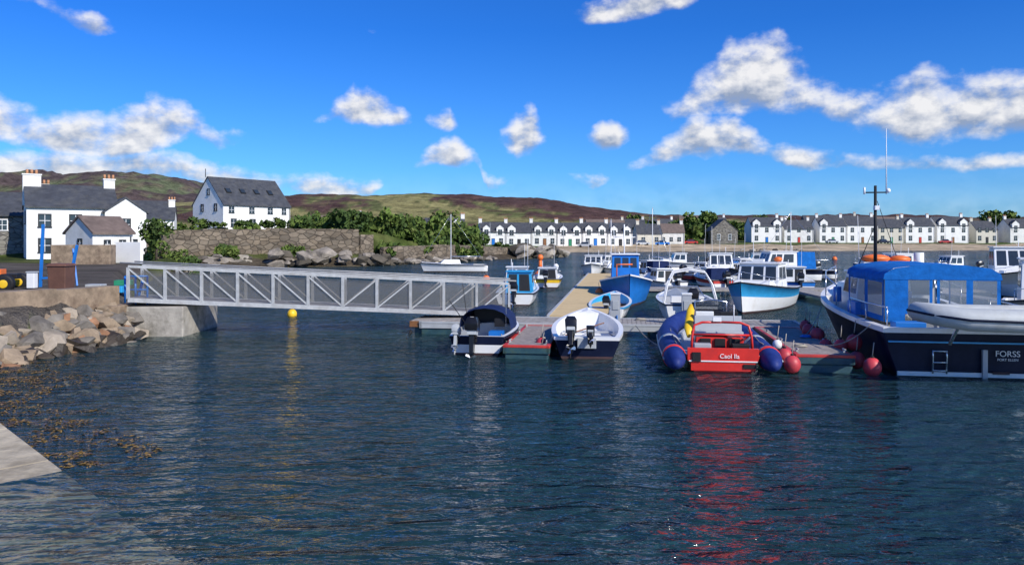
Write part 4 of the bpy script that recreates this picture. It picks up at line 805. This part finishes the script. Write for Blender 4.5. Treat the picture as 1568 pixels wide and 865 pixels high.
bands=[
[(-45,7,2,.9),(-34,7.2,1.8,.9),(-31,6.4,1.6,.6),(-27.5,6,2,1),(-25,7.2,2.1,1),(-22.5,7.8,1.5,.8),(-20.6,6.5,1.3,-.4),(-15.5,8,.7,-1),(-13.2,8.8,1,.1),(-11.6,9.3,1.5,1),(-9.9,9,1.4,1),(-8.2,8.8,1.1,.6),(-7,8.6,.8,-1),(-5.6,8.5,1,.3),(-4.6,8.5,1.1,.9),(-3.4,8,1,-1),(-1.2,7.4,1.4,-.7),(.3,7.2,2,.95),(1.6,7.5,2,.95),(2.8,7.3,1.3,-1),(5.2,7.2,1,-.8),(6.6,7.2,1.4,1),(7.6,7.3,1.3,.8),(9,7.5,1,-1),(13,9.6,1.8,.2),(15.6,10.6,2.7,1.15),(19,10.8,3.0,1.15),(21.6,9.6,2.2,.2),(24.4,8,1.9,.5),(28,7.9,2.5,1.15),(33,7.8,2.2,1),(45,9,2,.8)],
[(-45,4,1.2,.7),(-31,4.4,1.2,.7),(-27,4.4,1.4,.9),(-23,4.6,1.3,.6),(-19,3.9,1.1,.6),(-16.5,3.8,1,.2),(-13.5,3.6,1.1,.9),(-10.5,3.4,.9,.4),(-8,5,.8,-1),(-6,6.0,1.1,.6),(-4.2,6.2,1.4,1),(-2.6,6,1,-.2),(-1.9,4.0,.9,.3),(-1.0,3.9,.8,.3),(.8,5,.8,-1),(4,4.6,.7,-.6),(6.1,4,.9,.6),(7.8,4.5,.8,-.8),(10.2,5.8,1.1,.3),(13,6.8,1.7,1),(16,7.0,1.7,.9),(18.5,6.0,1.2,.1),(21,5.2,1.1,.5),(24,5.0,.9,.1),(30,4.6,.8,.4),(36,5,.8,.4),(45,5,1,.5)],
[(-45,15,1,-.3),(-35,15,1,.2),(-31.5,14.8,1,-.3),(-29.5,13.6,.9,0),(-28.3,13.5,1,.6),(-26.8,13.5,.8,-1),(3.6,16,1,-1),(5.8,15.9,1,.6),(8.5,16.3,1.3,.9),(10.5,17,1.6,.95),(12.6,17,1.4,.8),(14.2,17,1,-1),(30,24,1.5,-.4),(45,25,2,.3)]]
F=None; sw=None; stt=None
for bd in bands:
    cr=N.new('ShaderNodeValToRGB'); el_=cr.color_ramp.elements
    while len(el_)<len(bd): el_.new(.5)
    for i,(a,c0,h0,w0) in enumerate(bd): el_[i].position=(a+45)/90
    for i,(a,c0,h0,w0) in enumerate(bd): el_[i].color=(c0/30,h0/5,(w0+1)/2.2,1)
    L.new(PP,cr.inputs['Fac']); sc=N.new('ShaderNodeSeparateColor'); L.new(cr.outputs['Color'],sc.inputs['Color'])
    t=Mth('DIVIDE',Mth('SUBTRACT',EL,Mth('MULTIPLY',sc.outputs[0],R(30))),Mth('MULTIPLY',sc.outputs[1],R(5)))
    t2=Mth('MINIMUM',t,Mth('MULTIPLY',t,1.7)); f=Mth('SUBTRACT',Mth('MULTIPLY_ADD',sc.outputs[2],2.2,-1.0),Mth('MULTIPLY',t2,t2))
    F=f if F is None else Mth('MAXIMUM',F,f)
    ww=Mth('MAXIMUM',Mth('ADD',f,.6),0.0); sw=ww if sw is None else Mth('ADD',sw,ww); q=Mth('MULTIPLY',ww,t); stt=q if stt is None else Mth('ADD',stt,q)
F=Mth('MAXIMUM',F,-1.3)
cv=N.new('ShaderNodeCombineXYZ'); L.new(AZ,cv.inputs[0]); L.new(Mth('MULTIPLY',EL,1.4),cv.inputs[1])
def nz(vec,sc,det,ro):
    n=N.new('ShaderNodeTexNoise'); n.inputs['Scale'].default_value=sc; n.inputs['Detail'].default_value=det; n.inputs['Roughness'].default_value=ro; L.new(vec,n.inputs['Vector']); return n.outputs['Fac']
n1=nz(cv.outputs[0],24,7,.56)
vo=N.new('ShaderNodeVectorMath'); vo.operation='ADD'; vo.inputs[1].default_value=(.007,.019,0); L.new(cv.outputs[0],vo.inputs[0]); n2=nz(vo.outputs[0],24,4,.52)
den=Mth('ADD',F,Mth('MULTIPLY_ADD',n1,3.4,-1.55))
al=N.new('ShaderNodeMapRange'); al.interpolation_type='SMOOTHSTEP'; al.inputs['From Min'].default_value=-.4; al.inputs['From Max'].default_value=1.15; L.new(den,al.inputs['Value'])
haze=N.new('ShaderNodeMapRange'); haze.inputs['From Min'].default_value=0; haze.inputs['From Max'].default_value=R(5); haze.inputs['To Min'].default_value=.4; haze.inputs['To Max'].default_value=0; L.new(EL,haze.inputs['Value'])
hz=Mth('MULTIPLY',haze.outputs[0],Mth('MULTIPLY_ADD',n2,1.6,-.2,True))
alpha=Mth('MAXIMUM',Mth('MULTIPLY',al.outputs[0],.95),hz)
tt=Mth('DIVIDE',stt,Mth('MAXIMUM',sw,.05)); rel=Mth('MULTIPLY',Mth('SUBTRACT',n1,n2),3.2)
br=Mth('ADD',Mth('MULTIPLY_ADD',tt,.50,.52),rel,None,True)
cm=N.new('ShaderNodeMix'); cm.data_type='RGBA'; cm.inputs['A'].default_value=(.33,.40,.54,1); cm.inputs['B'].default_value=(.97,.96,.96,1); L.new(br,cm.inputs['Factor'])
bc=N.new('ShaderNodeBackground'); bc.inputs['Strength'].default_value=.95; L.new(cm.outputs['Result'],bc.inputs['Color'])
mx=N.new('ShaderNodeMixShader'); L.new(alpha,mx.inputs[0]); L.new(bg.outputs[0],mx.inputs[1]); L.new(bc.outputs[0],mx.inputs[2]); L.new(mx.outputs[0],out.inputs['Surface'])
w.cycles.sampling_method='MANUAL'; w.cycles.sample_map_resolution=512
sl=bpy.data.lights.new('sun','SUN'); sl.energy=5.0; sl.angle=R(.5); sl.color=(1,.95,.85); so=bpy.data.objects.new('sun',sl); SC.collection.objects.link(so); so.rotation_euler=(-SUN).to_track_quat('-Z','Y').to_euler(); so.location=(0,0,60)
c=bpy.data.cameras.new('camera'); c.sensor_width=36; c.lens=36*1185/1568; c.shift_y=-66.5/1568; c.clip_end=12000; co=bpy.data.objects.new('camera',c); SC.collection.objects.link(co); co.location=(0,0,3.2); co.rotation_euler=(R(90),0,0); SC.camera=co
